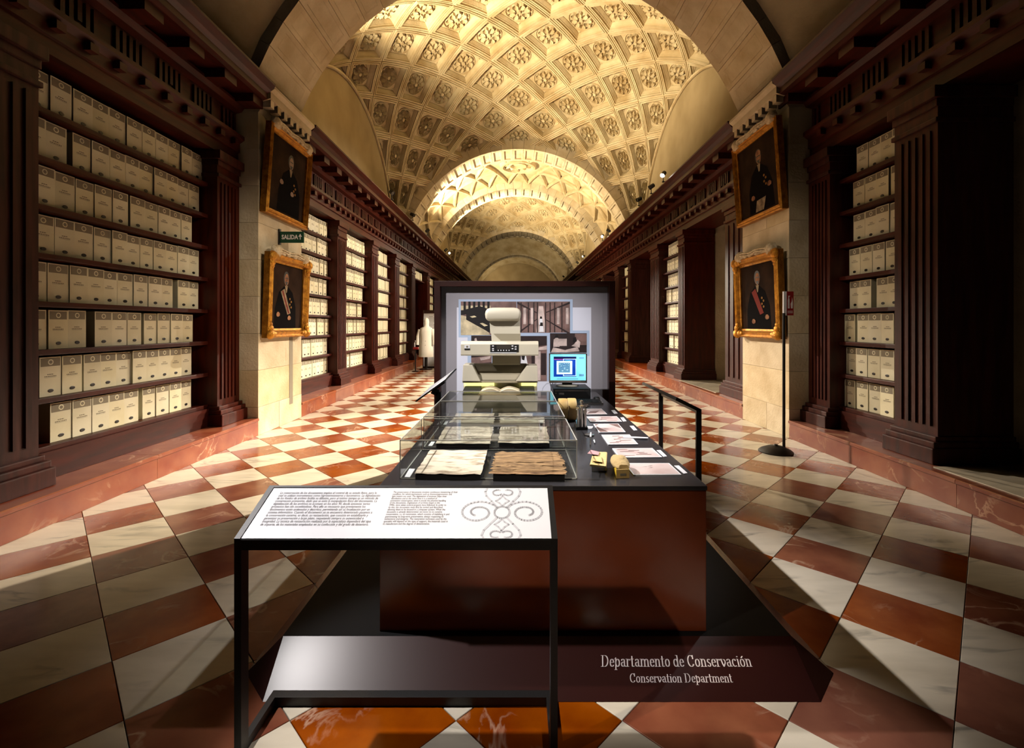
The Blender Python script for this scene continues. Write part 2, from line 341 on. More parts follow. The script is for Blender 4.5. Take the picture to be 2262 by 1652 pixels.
def coffer(i, j):
    p0, q0 = i * DEL, j * DEL; b = MB(); rings = []; m = 4
    for t, dep in PROF:
        R = []
        for (ax, ay), (bx, by) in zip([(-1, -1), (1, -1), (1, 1), (-1, 1)], [(1, -1), (1, 1), (-1, 1), (-1, -1)]):
            for k in range(m):
                u, v = ax + (bx - ax) * k / m, ay + (by - ay) * k / m
                R.append(sph(p0 + u * t * DEL / 2, q0 + v * t * DEL / 2, RS + dep))
        rings.append(R)
    b.loft(rings, cap=False)
    n = len(b.v); c = rings[-1]
    b.add(c + [sph(p0, q0, RS + .17)], [(k, (k + 1) % len(c), len(c)) for k in range(len(c))])
    return b
def rosette(i, j):
    p0, q0 = i * DEL, j * DEL; b = MB()
    P = lambda x, y, dep: sph(p0 + x * DEL / 2, q0 + y * DEL / 2, RS + dep)
    for k in range(8):
        a = k * PI / 4 + PI / 8
        ca, sa = math.cos(a), math.sin(a); out = []; mid = []; inn = []
        for l in range(8):
            t = 2 * PI * l / 8; rr = .35 + .20 * math.cos(t); ww = .155 * math.sin(t) * (.7 + .5 * (rr - .15) / .4)
            out.append(P(rr * ca - ww * sa, rr * sa + ww * ca, .172))
            rr = .352 + .18 * math.cos(t); w2 = ww * .86
            mid.append(P(rr * ca - w2 * sa, rr * sa + w2 * ca, .085))
            rr = .36 + .115 * math.cos(t); w2 = ww * .5
            inn.append(P(rr * ca - w2 * sa, rr * sa + w2 * ca, .165))
        b.loft([out, mid, inn], cap=False); b.poly(inn)
    b.loft([[P(.13 * math.cos(l * PI / 4), .13 * math.sin(l * PI / 4), .172) for l in range(8)], [P(.09 * math.cos(l * PI / 4), .09 * math.sin(l * PI / 4), .09) for l in range(8)]])
    # ring line round the flower and small wedges in the corners
    n = 20
    b.loft([[P(r * math.cos(l * 2 * PI / n), r * math.sin(l * 2 * PI / n), z) for l in range(n)] for r, z in ((.575, .172), (.585, .135), (.615, .135), (.625, .172))], cap=False)
    for sx in (-1, 1):
        for sy in (-1, 1):
            b.add([P(.62 * sx, .62 * sy, .125), P(.62 * sx, .50 * sy, .172), P(.50 * sx, .62 * sy, .172), P(.56 * sx, .56 * sy, .172)], [(0, 1, 3), (0, 3, 2)])
    return b
COFF = []
for i in range(-7, 8):
    for j in range(-7, 8):
        if max(abs(i), abs(j)) * DEL > 1.38: continue
        c0 = sph(i * DEL, j * DEL, RS)
        if abs(c0.x) > HX + 1.0 or abs(c0.y) > VH + 1.0 or c0.z < 4.3: continue
        me = coffer(i, j).mesh('coffer'); me.materials.append(M['vault'])
        if clip(me, PLN) < 3: continue
        mr = rosette(i, j).mesh('rosette'); mr.materials.append(M['vault'])
        COFF.append((me, mr if clip(mr, PLN) > 8 else None))
def patch(r, half, name, hx=HX):
    b = MB(); nx, ny = 28, 28; rings = []
    for a in range(ny + 1):
        y = -half + 2 * half * a / ny
        rings.append([(x, y, ZC + math.sqrt(max(r * r - x * x - y * y, .02))) for x in [-hx + 2 * hx * c / nx for c in range(nx + 1)]])
    return b.loft(rings, cap=False, closed=False)
def sail(yc, label, coffers, half=VH):
    rr = RS + (.3 if coffers else 0)
    if half != VH: rr = math.sqrt((4.41) ** 2 + half ** 2)
    o = patch(rr, half + .02, 'ceiling').build('ceiling', M['vault'], smooth=50, kind='structure', label=label, category='ceiling')
    o.location = (0, yc, 0)
    if coffers:
        for me, mr in COFF:
            c = link('coffer', me, None, o)
            if mr: link('rosette', mr, None, c)
        for s in (-1, 1):
            rl = math.sqrt(RS ** 2 - HX ** 2)
            MB().tube([(s * (HX - .02), rl * math.cos(a), ZC + rl * math.sin(a)) for a in [PI * (.09 + .82 * k / 40) for k in range(41)]], .045, 6).build('moulding', M['vault'], o, smooth=60)
    return o
BAY1 = 8.43 + VH
sail(BAY1, 'coffered stone vault with carved rosettes over the middle of the hall', True)
sail(7.02 - VH, 'plain dark stone vault above the near end of the hall', False)
sail(23.6 + VH, 'coffered stone vault with rosettes in the bay beyond the starred vault', True)
sail(34.6 + VH, 'plain dim stone vault far down the hall', False)
sail(47.6, 'pale stone vault at the far end of the hall', False, 2.6)
# lunette walls on the flanks
for s in (-1, 1):
    MB().box(min(s * 4.51, s * 4.9), max(s * 4.51, s * 4.9), -2.5, 52, 4.9, 8.6).build('wall_%s_lunette' % SIDE[s], M['plaster'], kind='structure', label='plain plaster lunette wall above the %s bookcases' % SIDE[s], category='wall')
MB().box(-6.5, 6.5, 50.3, 50.6, 0, 9).build('wall_end', M['plaster'], kind='structure', label='plain end wall closing the hall', category='wall')
MB().box(-6.5, 6.5, -2.8, -2.5, 0, 10.5).build('wall_rear', M['stone'], kind='structure', label='stone wall behind the viewer', category='wall')
# star vault
b2 = thing('ceiling', 'small vault of triangular ribs round a carved boss', 'ceiling', (0, 20.3, 0), kind='structure')
def sv(th, y, dr=0):
    r = 4.5 + .24 * (1 - (y / 1.9) ** 2) + dr; return (r * math.sin(th), y, 3.83 + r * math.cos(th))
b = MB(); b.loft([[sv(-1.35 + 2.7 * i / 40, -1.9 + 3.8 * k / 10) for i in range(41)] for k in range(11)], cap=False, closed=False); b.build('shell', M['vault'], b2, smooth=50)
def rib(t0, y0, t1, y1, wd=.11, dp=.13):
    b = MB(); n = 5; rings = []
    L = Vector(((t1 - t0) * 4.6, y1 - y0)); L.normalize(); nt, ny = -L.y / 4.6 * wd / 2, L.x * wd / 2
    for k in range(n + 1):
        t, y = t0 + (t1 - t0) * k / n, y0 + (y1 - y0) * k / n
        rings.append([sv(t + nt * a, y + ny * a, dr) for a, dr in ((-1, .02), (-1, -dp * .5), (-.55, -dp), (.55, -dp), (1, -dp * .5), (1, .02))])
    return b.loft(rings)
ST = .2; RY = [-1.8, -.6, .6, 1.8]
for r in range(4):
    for k in range(-6, 7):
        t = (k + .5 * (r % 2)) * ST * 1.04
        if abs(t) > 1.2: continue
        if r < 3 and (abs(t) > .2 or abs((RY[r] + RY[r + 1]) / 2) > .9):
            for dt in (-.5, .5): rib(t, RY[r], t + dt * ST * 1.04, RY[r + 1]).build('rib', M['vault'], b2)
        if r in (1, 2) and abs(t + .5 * ST) > .25: rib(t, RY[r], t + ST * 1.04, RY[r]).build('rib', M['vault'], b2)
bo = MB()
for (R1, R2, z0, z1) in ((.62, .78, -.02, -.16), (.30, .40, -.02, -.12)):
    bo.loft([[sv(R * math.cos(a) / 4.6, R * math.sin(a), z) for a in [2 * PI * k / 28 for k in range(28)]] for R, z in ((R1, 0), (R1 + .03, z1), (R2 - .03, z1), (R2, 0))], cap=False)
for k in range(12):
    a = k * PI / 6
    bo.loft([[sv((r * math.cos(a) + s_ * .05 * -math.sin(a)) / 4.6, r * math.sin(a) + s_ * .05 * math.cos(a), z) for s_, z in ((-1, 0), (0, -.1), (1, 0))] for r in (.42, .6)], cap=False, closed=False)
bo.build('boss', M['vault'], b2)
# transverse arches of voussoirs
RA, ZA = 4.22, 3.83
def arch(y0, y1, label, dep=.045):
    a = thing('ceiling_arch', label, 'arch', (0, y0, ZA), kind='structure')
    wd = y1 - y0; st = math.radians(5.4); hw = st / 2 - .0009
    b = MB()
    ar = lambda t, r, y: (r * math.sin(t), y, r * math.cos(t))
    m0, m1 = .16, .24
    # soffit with a sunk panel, two faces
    g = [(-hw, hw, 0, wd, RA), (-hw * .66, hw * .66, m0, wd - m0, RA), (-hw * .6, hw * .6, m0 + .03, wd - m0 - .03, RA + dep)]
    rings = [[ar(t0, r, ya), ar(t1, r, ya), ar(t1, r, yb), ar(t0, r, yb)] for t0, t1, ya, yb, r in g]
    b.loft(rings, cap=False); b.poly(rings[-1])
    top = [ar(-hw, RA + .42, 0), ar(hw, RA + .42, 0), ar(hw, RA + .42, wd), ar(-hw, RA + .42, wd)]
    b.loft([rings[0], top])
    b.f = [f for f in b.f if not (len(f) == 4 and set(f) == set(range(len(b.v) - 8, len(b.v) - 4)))]
    me = b.mesh('voussoir'); me.materials.append(M['stone'])
    for k in range(-13, 14):
        o = link('voussoir', me, None, a); o.rotation_euler = (0, k * st, 0)
    return a
arch(7.02, 8.43, 'dark near stone arch between the two pairs of portraits', .008)
arch(17.2, 18.45, 'second stone arch with sunk soffit panels beyond the rosette vault')
arch(22.15, 23.6, 'third stone arch beyond the triangular ribbed vault')
arch(32.4, 34.6, 'fourth stone arch far down the hall')
arch(43.4, 45.0, 'last small-looking stone arch near the end wall')

# ------------------------------------------------------------------ entablatures
for s in (-1, 1):
    ya, yb = PIER[s]; sg = lambda a: s * a
    for (a, b, nm) in ((-2.0, ya, 'near'), (yb, 50.0, 'far')):
        e = thing('entablature', 'carved dark wood entablature above the %s bookcases on the %s' % (nm, SIDE[s]), 'entablature')
        P = lambda pr: [(sg(x), z) for x, z in pr]
        MB().prism(P([(4.9, 4.05), (4.2, 4.05), (4.2, 4.19), (4.17, 4.2), (4.17, 4.33), (4.1, 4.38), (4.1, 4.43), (4.9, 4.43)]), 'y', a + .005, b - .005).build('architrave', M['wood_h'], e)
        MB().prism(P([(4.9, 4.431), (4.23, 4.431), (4.23, 4.78), (4.14, 4.8), (4.1, 4.86), (4.1, 4.9), (4.9, 4.9)]), 'y', a + .005, b - .005).build('frieze', M['wood_h'], e)
        MB().prism(P([(4.9, 4.98), (3.82, 4.98), (3.76, 5.0), (3.76, 5.08), (3.7, 5.12), (3.64, 5.19), (3.64, 5.22), (4.9, 5.22)]), 'y', a + .005, b - .005).build('cornice', M['wood_h'], e)
        y = a + .2; lim = min(b, 31)
        fl = MB()
        while y < lim:
            if y > 2:
                MB().box(min(sg(3.84), sg(4.2)), max(sg(3.84), sg(4.2)), y, y + .26, 4.86, 4.979).build('modillion', M['wood_h'], e)
            y += .66
        y = max(a + .06, 2.5); k = 0
        while y < lim - .06:
            if k % 7 < 5:
                h0 = 4.47 + random.choice([0, 0, .03, .06])
                fl.box(min(sg(4.2), sg(4.24)), max(sg(4.2), sg(4.24)), y, y + .045, h0, 4.74)
            y += .085; k += 1
        fl.build('fluting', M['wood_h'], e, kind='stuff')
        tg = MB(); y = max(a + .05, 2.5)
        while y < lim - .1:
            tg.box(min(sg(4.1), sg(4.175)), max(sg(4.1), sg(4.175)), y, y + .09, 4.26, 4.335); y += .33
        tg.build('drops', M['wood_h'], e, kind='stuff')

# ------------------------------------------------------------------ bookcases
Z0, ZS = .556, .434
def pilaster(parent, s, ya, yb, ztop=4.04, front=4.16, deep=None):
    sg = lambda a: s * a; w_ = yb - ya
    back = deep or 4.6
    bx = lambda b, x0, x1, y0, y1, z0, z1: b.box(min(sg(x0), sg(x1)), max(sg(x0), sg(x1)), y0, y1, z0, z1)
    b = MB(); bx(b, front, back, ya, yb, .5, ztop)
    n = 5; m = .07; fw = (w_ - 2 * m) / (2 * n - 1)
    for k in range(n):
        y = ya + m + 2 * k * fw; bx(b, front - .018, front + .01, y, y + fw, .62, ztop - .42)
    p = b.build('pilaster', M['wood'], parent)
    b = MB(); bx(b, front - .10, back + .03, ya - .055, yb + .055, .262, .42)
    bx(b, front - .075, back + .02, ya - .04, yb + .04, .42, .48); bx(b, front - .04, back + .01, ya - .02, yb + .02, .48, .53)
    b.build('base', M['wood'], p, bev=.012)
    b = MB(); bx(b, front - .03, back + .01, ya - .015, yb + .015, ztop - .36, ztop - .31); bx(b, front - .02, back, ya - .01, yb + .01, ztop - .2, ztop - .12)
    bx(b, front - .06, back + .01, ya - .035, yb + .035, ztop - .12, ztop)
    b.build('capital', M['wood'], p, bev=.01)
    return p
def bookcase(s, ya, yb, label, pil, n=8, rows=range(8), deep=None):
    sg = lambda a: s * a
    t = thing('bookcase', label, 'bookcase', group='bookcases lining the hall')
    bx = lambda x0, x1, y0, y1, z0, z1: MB().box(min(sg(x0), sg(x1)), max(sg(x0), sg(x1)), y0, y1, z0, z1)
    bx(4.78, 4.86, ya, yb, .262, 4.05).build('back_panel', M['wood_dark'], t)
    bx(4.22, 4.78, ya - .04, ya, .262, 4.05).build('side_panel', M['wood'], t); bx(4.22, 4.78, yb, yb + .04, .262, 4.05).build('side_panel', M['wood'], t)
    if 0 in rows:
        bx(4.26, 4.77, ya, yb, .262, Z0 - .05).build('base_board', M['wood_h'], t)
    for k in rows:
        bx(4.29, 4.78, ya, yb, Z0 + k * ZS - .05, Z0 + k * ZS).build('shelf', M['wood_h'], t, bev=.008)
    for a, b in pil: pilaster(t, s, a, b, deep=deep)
    return t
# archive boxes
def box_parts(s):
    # a box whose front faces +x (s = -1) or -x (s = 1); origin at the middle of its front foot, 20 cm wide
    d = -s; f = lambda x: d * x
    P = {}
    b = MB().box(min(f(-.30), f(0)), max(f(-.30), f(0)), -.1, .1, 0, .36); P['archive_box'] = (b.mesh('archive_box'), M['box'])
    P['label_band'] = (MB().box(min(f(0), f(.0015)), max(f(0), f(.0015)), -.088, .088, .275, .35).mesh('label_band'), M['ink'])
    r = MB(); n = 14
    r.loft([[(f(z), R * math.cos(2 * PI * k / n), .3125 + R * math.sin(2 * PI * k / n)) for k in range(n)] for R, z in ((.016, .0015), (.018, .0025), (.024, .0025), (.026, .0015))], cap=False)
    P['seal'] = (r.mesh('seal'), M['box'])
    t = MB()
    for z, a, c in ((.196, -.03, .026), (.178, -.056, .052), (.170, -.056, .052)):
        y = a
        while y < c:
            l = random.uniform(.008, .02) if z > .175 else .1
            t.box(min(f(0), f(.0012)), max(f(0), f(.0012)), y, min(y + l, c), z, z + (.008 if z > .175 else .002)); y += l + .005
    P['title_print'] = (t.mesh('title_print'), M['ink'])
    h = MB(); h.loft([[(f(z), R * math.cos(2 * PI * k / 12), .05 + .62 * R * math.sin(2 * PI * k / 12)) for k in range(12)] for R, z in ((.026, .0005), (.026, .004), (.020, .005))])
    P['finger_hole'] = (h.mesh('finger_hole'), M['hole'])
    for me, m in P.values(): me.materials.append(m)
    return P
BP = {-1: box_parts(-1), 1: box_parts(1)}
far_boxes = MB(); far_holes = MB()
XB = 4.37
def fill(s, ya, yb, where, group, single=True, rows=range(8)):
    rows = list(rows)
    for k in rows:
        y = yb - random.choice([.02, .02, .03, .08, .16, .22]); z = Z0 + k * ZS + .001; lst = []
        while y > ya + .12:
            wd = random.uniform(.188, .212)
            if y - wd < ya: break
            lst.append((y - wd / 2, wd)); y -= wd + .002
            u = random.random()
            if u < .05: y -= .07
            elif u < .13: y -= .02
        lst.reverse()
        for n_, (yc, wd) in enumerate(lst):
            x = s * (XB + random.uniform(-.012, .02))
            if single:
                me, m = BP[s]['archive_box']
                order = n_ if s < 0 else len(lst) - 1 - n_
                o = link('archive_box', me, None, None); o.location = (x, yc, z); o.scale = (1, wd / .2, random.choice([1, 1, .99, 1.01]))
                o['category'] = 'archive box'; o['group'] = group
                o['label'] = 'cream archive box, %s from left, %s shelf, %s' % (ordn(order), ('bottom' if k == 0 else 'top' if k == 7 else ordn(7 - k) + '-highest'), where)
                for nm in ('label_band', 'seal', 'title_print', 'finger_hole'):
                    link(nm, BP[s][nm][0], None, o)
            else:
                a, c = sorted((x, x + s * .3)); far_boxes.box(a, c, yc - wd / 2, yc + wd / 2, z, z + .36)
                a, c = sorted((x, x - s * .004)); far_holes.box(a, c, yc - .022, yc + .022, z + .035, z + .065)
# left side
bookcase(-1, 4.05, 6.52, 'tall dark wood bookcase filling the left edge of the picture', [(3.45, 4.05), (6.47, 6.98)])
fill(-1, 4.1, 6.50, 'near left bookcase', 'archive boxes in the near left bookcase')
bookcase(-1, 8.52, 10.86, 'dark wood bookcase just beyond the left stone pier', [(10.82, 11.37)])
fill(-1, 9.25, 10.83, 'bookcase just beyond left pier', 'archive boxes just beyond the left pier')
bookcase(-1, 11.33, 13.44, 'dark wood bookcase second beyond the left stone pier', [(13.40, 13.97)])
fill(-1, 11.85, 13.40, 'second bookcase beyond left pier', 'archive boxes second beyond the left pier')
bookcase(-1, 13.93, 15.99, 'dark wood bookcase third beyond the left stone pier, before the reddish pilaster', [(15.95, 16.55)])
fill(-1, 14.4, 15.95, '', '', False)
bookcase(-1, 16.51, 18.55, 'dark wood bookcase fourth beyond the left stone pier, beside the dark doorway', [(18.5, 19.1)])
fill(-1, 17.0, 18.5, '', '', False)
bookcase(-1, 19.06, 21.75, 'single high row of boxes above the dark doorway on the left', [(21.7, 22.3)], rows=[7])
fill(-1, 19.5, 21.7, '', '', False, rows=[7])
bookcase(-1, 22.26, 24.5, 'farthest dark wood bookcase still seen on the left, beside the grey panel', [(24.5, 25.1)])
fill(-1, 22.6, 24.45, '', '', False)
MB().box(-4.86, -4.2, 25.1, 50, .262, 4.05).build('far_cabinet', M['wood'], label='dark run of bookcases at the far left end of the hall', category='bookcase')
# right side
bookcase(1, 5.27, 6.40, 'narrow dark wood bookcase standing before the right stone pier', [(4.73, 5.27), (6.36, 6.82)], deep=4.92)
fill(1, 5.29, 6.38, 'near right bookcase', 'archive boxes in the near right bookcase')
t = thing('pilaster_post', 'fluted dark wood pilaster just beyond the right stone pier', 'pilaster'); pilaster(t, 1, 8.45, 9.55, deep=4.92)
bookcase(1, 12.33, 14.02, 'dark wood bookcase first beyond the right window recess', [(11.87, 12.33), (14.0, 14.86)], deep=4.92)
fill(1, 12.38, 13.92, 'bookcase beyond right window recess', 'archive boxes beyond the right window recess')
bookcase(1, 17.9, 19.5, 'dark wood bookcase second beyond the right window recess', [(17.4, 17.9), (19.48, 20.3)], deep=4.92)
fill(1, 17.95, 19.4, '', '', False)
bookcase(1, 23.3, 24.9, 'farthest dark wood bookcase on the right, above the grey panel', [(22.8, 23.3), (24.88, 25.7)], deep=4.92)
fill(1, 23.35, 24.8, '', '', False)
MB().box(4.2, 4.86, 28.2, 50, .262, 4.05).build('far_cabinet', M['wood'], label='dark run of bookcases at the far right end of the hall', category='bookcase')
fb = far_boxes.build('distant_archive_boxes', M['box'], kind='stuff', label='rows of small cream archive boxes in the distant bookcases', category='archive boxes')
far_holes.build('finger_holes', M['hole'], fb, kind='stuff')
# ------------------------------------------------------------------ spotlights
ml = {}
for n_, (x, y, z, tgt, wt, c, cone, bl, on, lab) in enumerate(LAMPS):
    pos = Vector((x, y, z + .02)); d = (Vector(tgt) - pos).normalized()
    R = d.to_track_quat('-Z', 'Y').to_matrix().to_4x4()
    t = thing('spotlight', lab, 'spotlight', (x, y, z), group='spotlights on the cornices')
    up = d.z > 0; hc = Vector((0, 0, .10))
    MB().lathe([(.035, -.098), (.035, -.08), (.012, -.078), (.012, .03)], (0, 0, 0), 8).build('stem', M['lamp_black'], t)
    T = Matrix.Translation(hc) @ R
    b = MB().lathe([(.03, .10), (.055, .08), (.06, .0), (.062, -.07), (.056, -.07), (.054, -.045)], (0, 0, 0), 12)
    b.v = [tuple(T @ Vector(v)) for v in b.v]; b.f = b.f[:-1]; hsg = b.build('housing', M['lamp_black'], t, smooth=40)
    b = MB().poly([(.054 * math.cos(k * PI / 6), .054 * math.sin(k * PI / 6), -.05) for k in range(12)]); b.v = [tuple(T @ Vector(v)) for v in b.v]
    b.build('lens', M['lens_on'] if on == 2 else M['lens_dim'] if on else M['lens_off'], hsg)
    ld = bpy.data.lights.new('spot', 'SPOT'); ld.energy = wt; ld.color = c; ld.spot_size = math.radians(cone); ld.spot_blend = bl; ld.shadow_soft_size = .05
    lo = bpy.data.objects.new('spot_light', ld); COL.objects.link(lo); lo.parent = t
    lo.matrix_local = Matrix.Translation(hc + d * .12) @ R

# ------------------------------------------------------------------ paintings on the piers
def painting(name, label, s, yc, zc, W_, H_, ornate, fig, tilt):
    t = thing(name, label, 'painting', (s * 3.845, yc, zc), group='gilt-framed portraits on the stone piers')
    # local: x towards the hall, y along the wall, z up
    t.rotation_euler = (0, tilt, PI if s > 0 else 0)
    fw = .14 if ornate else .10
    prof = [(0, 0), (0, .09), (.02, .11), (fw * .35, .085), (fw * .6, .105), (fw * .8, .06), (fw, .055), (fw, .02)]
    rings = []
    for ins, x in prof:
        a, c = W_ / 2 - ins, H_ / 2 - ins; rings.append([(x, -a, -c), (x, a, -c), (x, a, c), (x, -a, c)])
    b = MB().loft(rings, cap=False); fr = b.build('frame', M['gold'], t)
    MB().box(.0, .03, -W_ / 2 + fw * .9, W_ / 2 - fw * .9, -H_ / 2 + fw * .9, H_ / 2 - fw * .9).build('canvas', M['canvas'], t)
    if ornate:
        me = None
        for sy in (-1, 1):
            for sz in (-1, 1):
                b = MB()
                for (u, v, r) in ((0, 0, .085), (.09, 0, .06), (0, .09, .06), (.15, .005, .04), (.005, .15, .04)):
                    yy, zz = sy * (W_ / 2 - .06 - u), sz * (H_ / 2 - .06 - v)
                    b.lathe([(r, 0), (r * .95, .35 * r), (r * .6, .75 * r), (r * .15, .9 * r)], (.085, yy, zz), 10, 'x')
                b.build('corner_ornament', M['gold'], fr, smooth=60)
    # carved crest along the top edge
    b = MB(); n = 14
    for k in range(n):
        f = (k + .5) / n; u = (f - .5) * W_ * (.76 if ornate else .84); r = .055 + .02 * math.cos(k * 2.4) + (.03 if k in (0, n - 1) else 0)
        b.lathe([(r, 0), (r * .9, .5 * r), (r * .4, .9 * r)], (.05, u, H_ / 2 + .03), 8, 'x', 1.25, 1)
    for dz in (.03, .065): b.tube([(.11, (k / 12 - .5) * W_ * .7, H_ / 2 + dz + .012 * math.sin(k)) for k in range(13)], .016, 5)
    b.build('crest', M['crest'], t, smooth=60)
    # the painted sitter: flat shapes on the canvas
    x = [.031]
    def shape(nm, m, pts):
        x[0] += .0006; MB().poly([(x[0], p[0] * W_, p[1] * H_) for p in pts]).build(nm, M[m], t)
    def ell(cy, cz, ry, rz, n=14): return [(cy + ry * math.cos(2 * PI * k / n), cz + rz * math.sin(2 * PI * k / n)) for k in range(n)]
    for nm, m, pts in fig(ell): shape(nm, m, pts)
    return t
def sitter(dy, face, sash, hands, bald=False, paper=False, faint=False):
    def f(ell):
        o = [('painted_body', 'uniform', [(dy - .26, -.40), (dy + .28, -.40), (dy + .26, -.12), (dy + .17, .06), (dy + .05, .13), (dy - .05, .13), (dy - .17, .05), (dy - .25, -.15)])]
        o.append(('painted_hair', 'hair', ell(dy, .235, .066, .085)))
        o.append(('painted_face', face, ell(dy + .008, .215, .05, .075)))
        if bald: o.append(('painted_brow', face, ell(dy + .004, .265, .052, .04)))
        o.append(('painted_beard', 'hair', [(dy - .036, .19), (dy + .048, .19), (dy + .03, .175), (dy + .03, .15), (dy - .01, .15), (dy - .018, .175)]))
        o.append(('painted_eyes', 'hair', [(dy - .03, .24), (dy + .045, .24), (dy + .045, .228), (dy - .03, .228)]))
        o.append(('painted_collar', 'paint_white', [(dy - .03, .14), (dy + .04, .14), (dy + .02, .06), (dy, .05)]))
        if sash: o.append(('painted_sash', sash, [(dy - .13, .06), (dy - .04, .10), (dy + .13, -.20), (dy + .05, -.22)]))
        if sash == 'paint_white': o.append(('painted_stripe', 'sash', [(dy - .10, .07), (dy - .075, .08), (dy + .1, -.2), (dy + .07, -.21)]))
        for k in range(4): o.append(('painted_medal', 'medal', ell(dy + .10 + .035 * (k % 2), -.02 - .035 * k, .018, .015, 8)))
        for hy, hz in hands: o.append(('painted_hand', face, [(dy + hy + a, hz + c) for a, c in ((-.04, .0), (-.02, .028), (.015, .03), (.045, .008), (.04, -.018), (.0, -.03), (-.03, -.022))]))
        if paper: o.append(('painted_paper', 'paint_white', [(dy - .12, -.40), (dy + .06, -.40), (dy + .12, -.26), (dy - .08, -.27)]))
        return o
    return f
M['skin_dim'] = mat('painted_skin_dim', rgb(120, 88, 70), .6)
painting('portrait_painting', 'dim portrait in a plain gilt frame, upper one on the left pier', -1, 7.74, 4.02, 1.40, 1.36, False, sitter(.06, 'skin_dim', None, [(-.2, -.06), (.06, -.14)]), math.radians(4))
painting('portrait_painting', 'seated officer with striped sash, ornate gilt frame, lower portrait on left pier', -1, 7.72, 2.10, 1.34, 1.30, True, sitter(-.03, 'skin', 'paint_white', [(-.18, -.22), (.09, -.26)]), math.radians(2))
painting('portrait_painting', 'portrait of a white-moustached sitter in a plain gilt frame, upper on the right pier', 1, 7.56, 4.02, 1.40, 1.36, False, sitter(.02, 'skin', None, [(.2, -.14), (-.16, -.22)], True, True), math.radians(4))
painting('portrait_painting', 'officer with red sash, ornate gilt frame, lower portrait on right pier', 1, 7.56, 2.10, 1.38, 1.32, True, sitter(-.02, 'skin', 'sash', [(.2, -.25), (-.1, -.3)]), math.radians(2))

def text(body, name, m, parent, size, loc, rot, sx=1, align='LEFT', bold=0, shear=0, spacing=1.0, fit=None):
    c = bpy.data.curves.new(name, 'FONT'); c.body = body; c.size = size; c.align_x = align; c.offset = bold; c.shear = shear; c.space_line = spacing; c.resolution_u = 2
    o = bpy.data.objects.new(name, c); COL.objects.link(o); bpy.context.view_layer.update()
    me = bpy.data.meshes.new_from_object(o.evaluated_get(bpy.context.evaluated_depsgraph_get())); bpy.data.objects.remove(o); me.name = name
    me.materials.clear(); me.materials.append(m)
    if fit:                 # fit the block to a width and height, top left at the origin
        xs = [v.co.x for v in me.vertices]; ys = [v.co.y for v in me.vertices]; x0, x1, y0, y1 = min(xs), max(xs), min(ys), max(ys)
        for v in me.vertices: v.co.x = (v.co.x - x0) / (x1 - x0) * fit[0]; v.co.y = (v.co.y - y1) / (y1 - y0) * fit[1]
    o = bpy.data.objects.new(name, me); COL.objects.link(o); o.parent = parent; o.location = loc; o.rotation_euler = rot; o.scale = (sx, 1, 1); return o

# exit sign
t = thing('exit_sign', 'green SALIDA exit sign projecting from the left pier', 'sign', (-3.89, 7.62, 2.98))
MB().box(.02, .40, -.012, .012, -.01, .17).build('board', M['green'], t, bev=.003); MB().box(-.005, .02, -.025, .025, -.04, .21).build('bracket', M['lamp_black'], t)
text('SALIDA', 'lettering', M['letter'], t, .098, (.045, -.0135, .048), (PI / 2, 0, 0), .82, bold=.0035)
MB().prism([(.338, .04), (.352, .04), (.352, .085), (.375, .085), (.345, .135), (.315, .085), (.338, .085)], 'y', -.0145, -.0125).build('arrow', M['letter'], t)
# fire extinguisher sign on a pole
t = thing('extinguisher_sign_stand', 'tall black pole with a red fire extinguisher sign before the right pier', 'sign', (3.30, 6.12, 0))
MB().lathe([(.205, 0), (.205, .012), (.17, .04), (.09, .075), (.03, .085), (.02, .1)], (0, 0, 0.001), 24).build('base', M['black'], t, smooth=50)
MB().lathe([(.018, .06), (.018, 1.80)], (.105, 0, 0), 10).build('pole', M['black'], t, smooth=50)
sp = MB().box(.135, .225, -.012, .012, 1.77, 2.08).build('red_face', M['signred'], t)
MB().box(.095, .134, -.014, .012, 1.77, 2.08).build('white_edge', M['white'], t)
for nm, pts in (('extinguisher_symbol', [(.15, 1.86), (.172, 1.86), (.172, 1.97), (.166, 1.99), (.166, 2.01), (.182, 2.02), (.156, 2.025), (.156, 1.99), (.15, 1.97)]),
                ('flame_symbol', [(.19, 1.86), (.212, 1.86), (.216, 1.92), (.205, 2.0), (.2, 1.95), (.186, 1.92)])):
    MB().prism(pts, 'y', -.0135, -.0115).build(nm, M['letter'], sp)
for k in range(2): MB().box(.147, .213, -.0135, -.0115, 1.80 + k * .02, 1.808 + k * .02).build('sign_print', M['letter'], sp)

# ------------------------------------------------------------------ platform
XA, XBp = -1.28 + CAMX, 1.50 + CAMX
t = thing('exhibit_platform', 'low dark platform with sloping plum edges under the exhibit table', 'platform', (0, 0, 0))
def ring(x0, x1, y0, y1, c, z): return [(x0 + c, y0, z), (x1 - c, y0, z), (x1, y0 + c, z), (x1, y1 - c, z), (x1 - c, y1, z), (x0 + c, y1, z), (x0, y1 - c, z), (x0, y0 + c, z)]
lo = ring(XA, XBp, 2.065, 6.45, .17, .001); hi = ring(XA + .13, XBp - .15, 2.32, 6.3, .004, .12)
names = ['front_slope', 'corner', 'side_slope', 'corner', 'back_slope', 'corner', 'side_slope', 'corner']
for k in range(8):
    j = (k + 1) % 8
    MB().add([lo[k], lo[j], hi[j], hi[k], (lo[k][0], lo[k][1] + .01, 0)], [(0, 1, 2, 3)]).build(names[k], M['slope'] if k in (0, 1, 7) else M['brown'], t)
MB().prism([(p[0], p[1]) for p in hi], 'z', .05, .1205).build('deck', M['platform_black'], t)
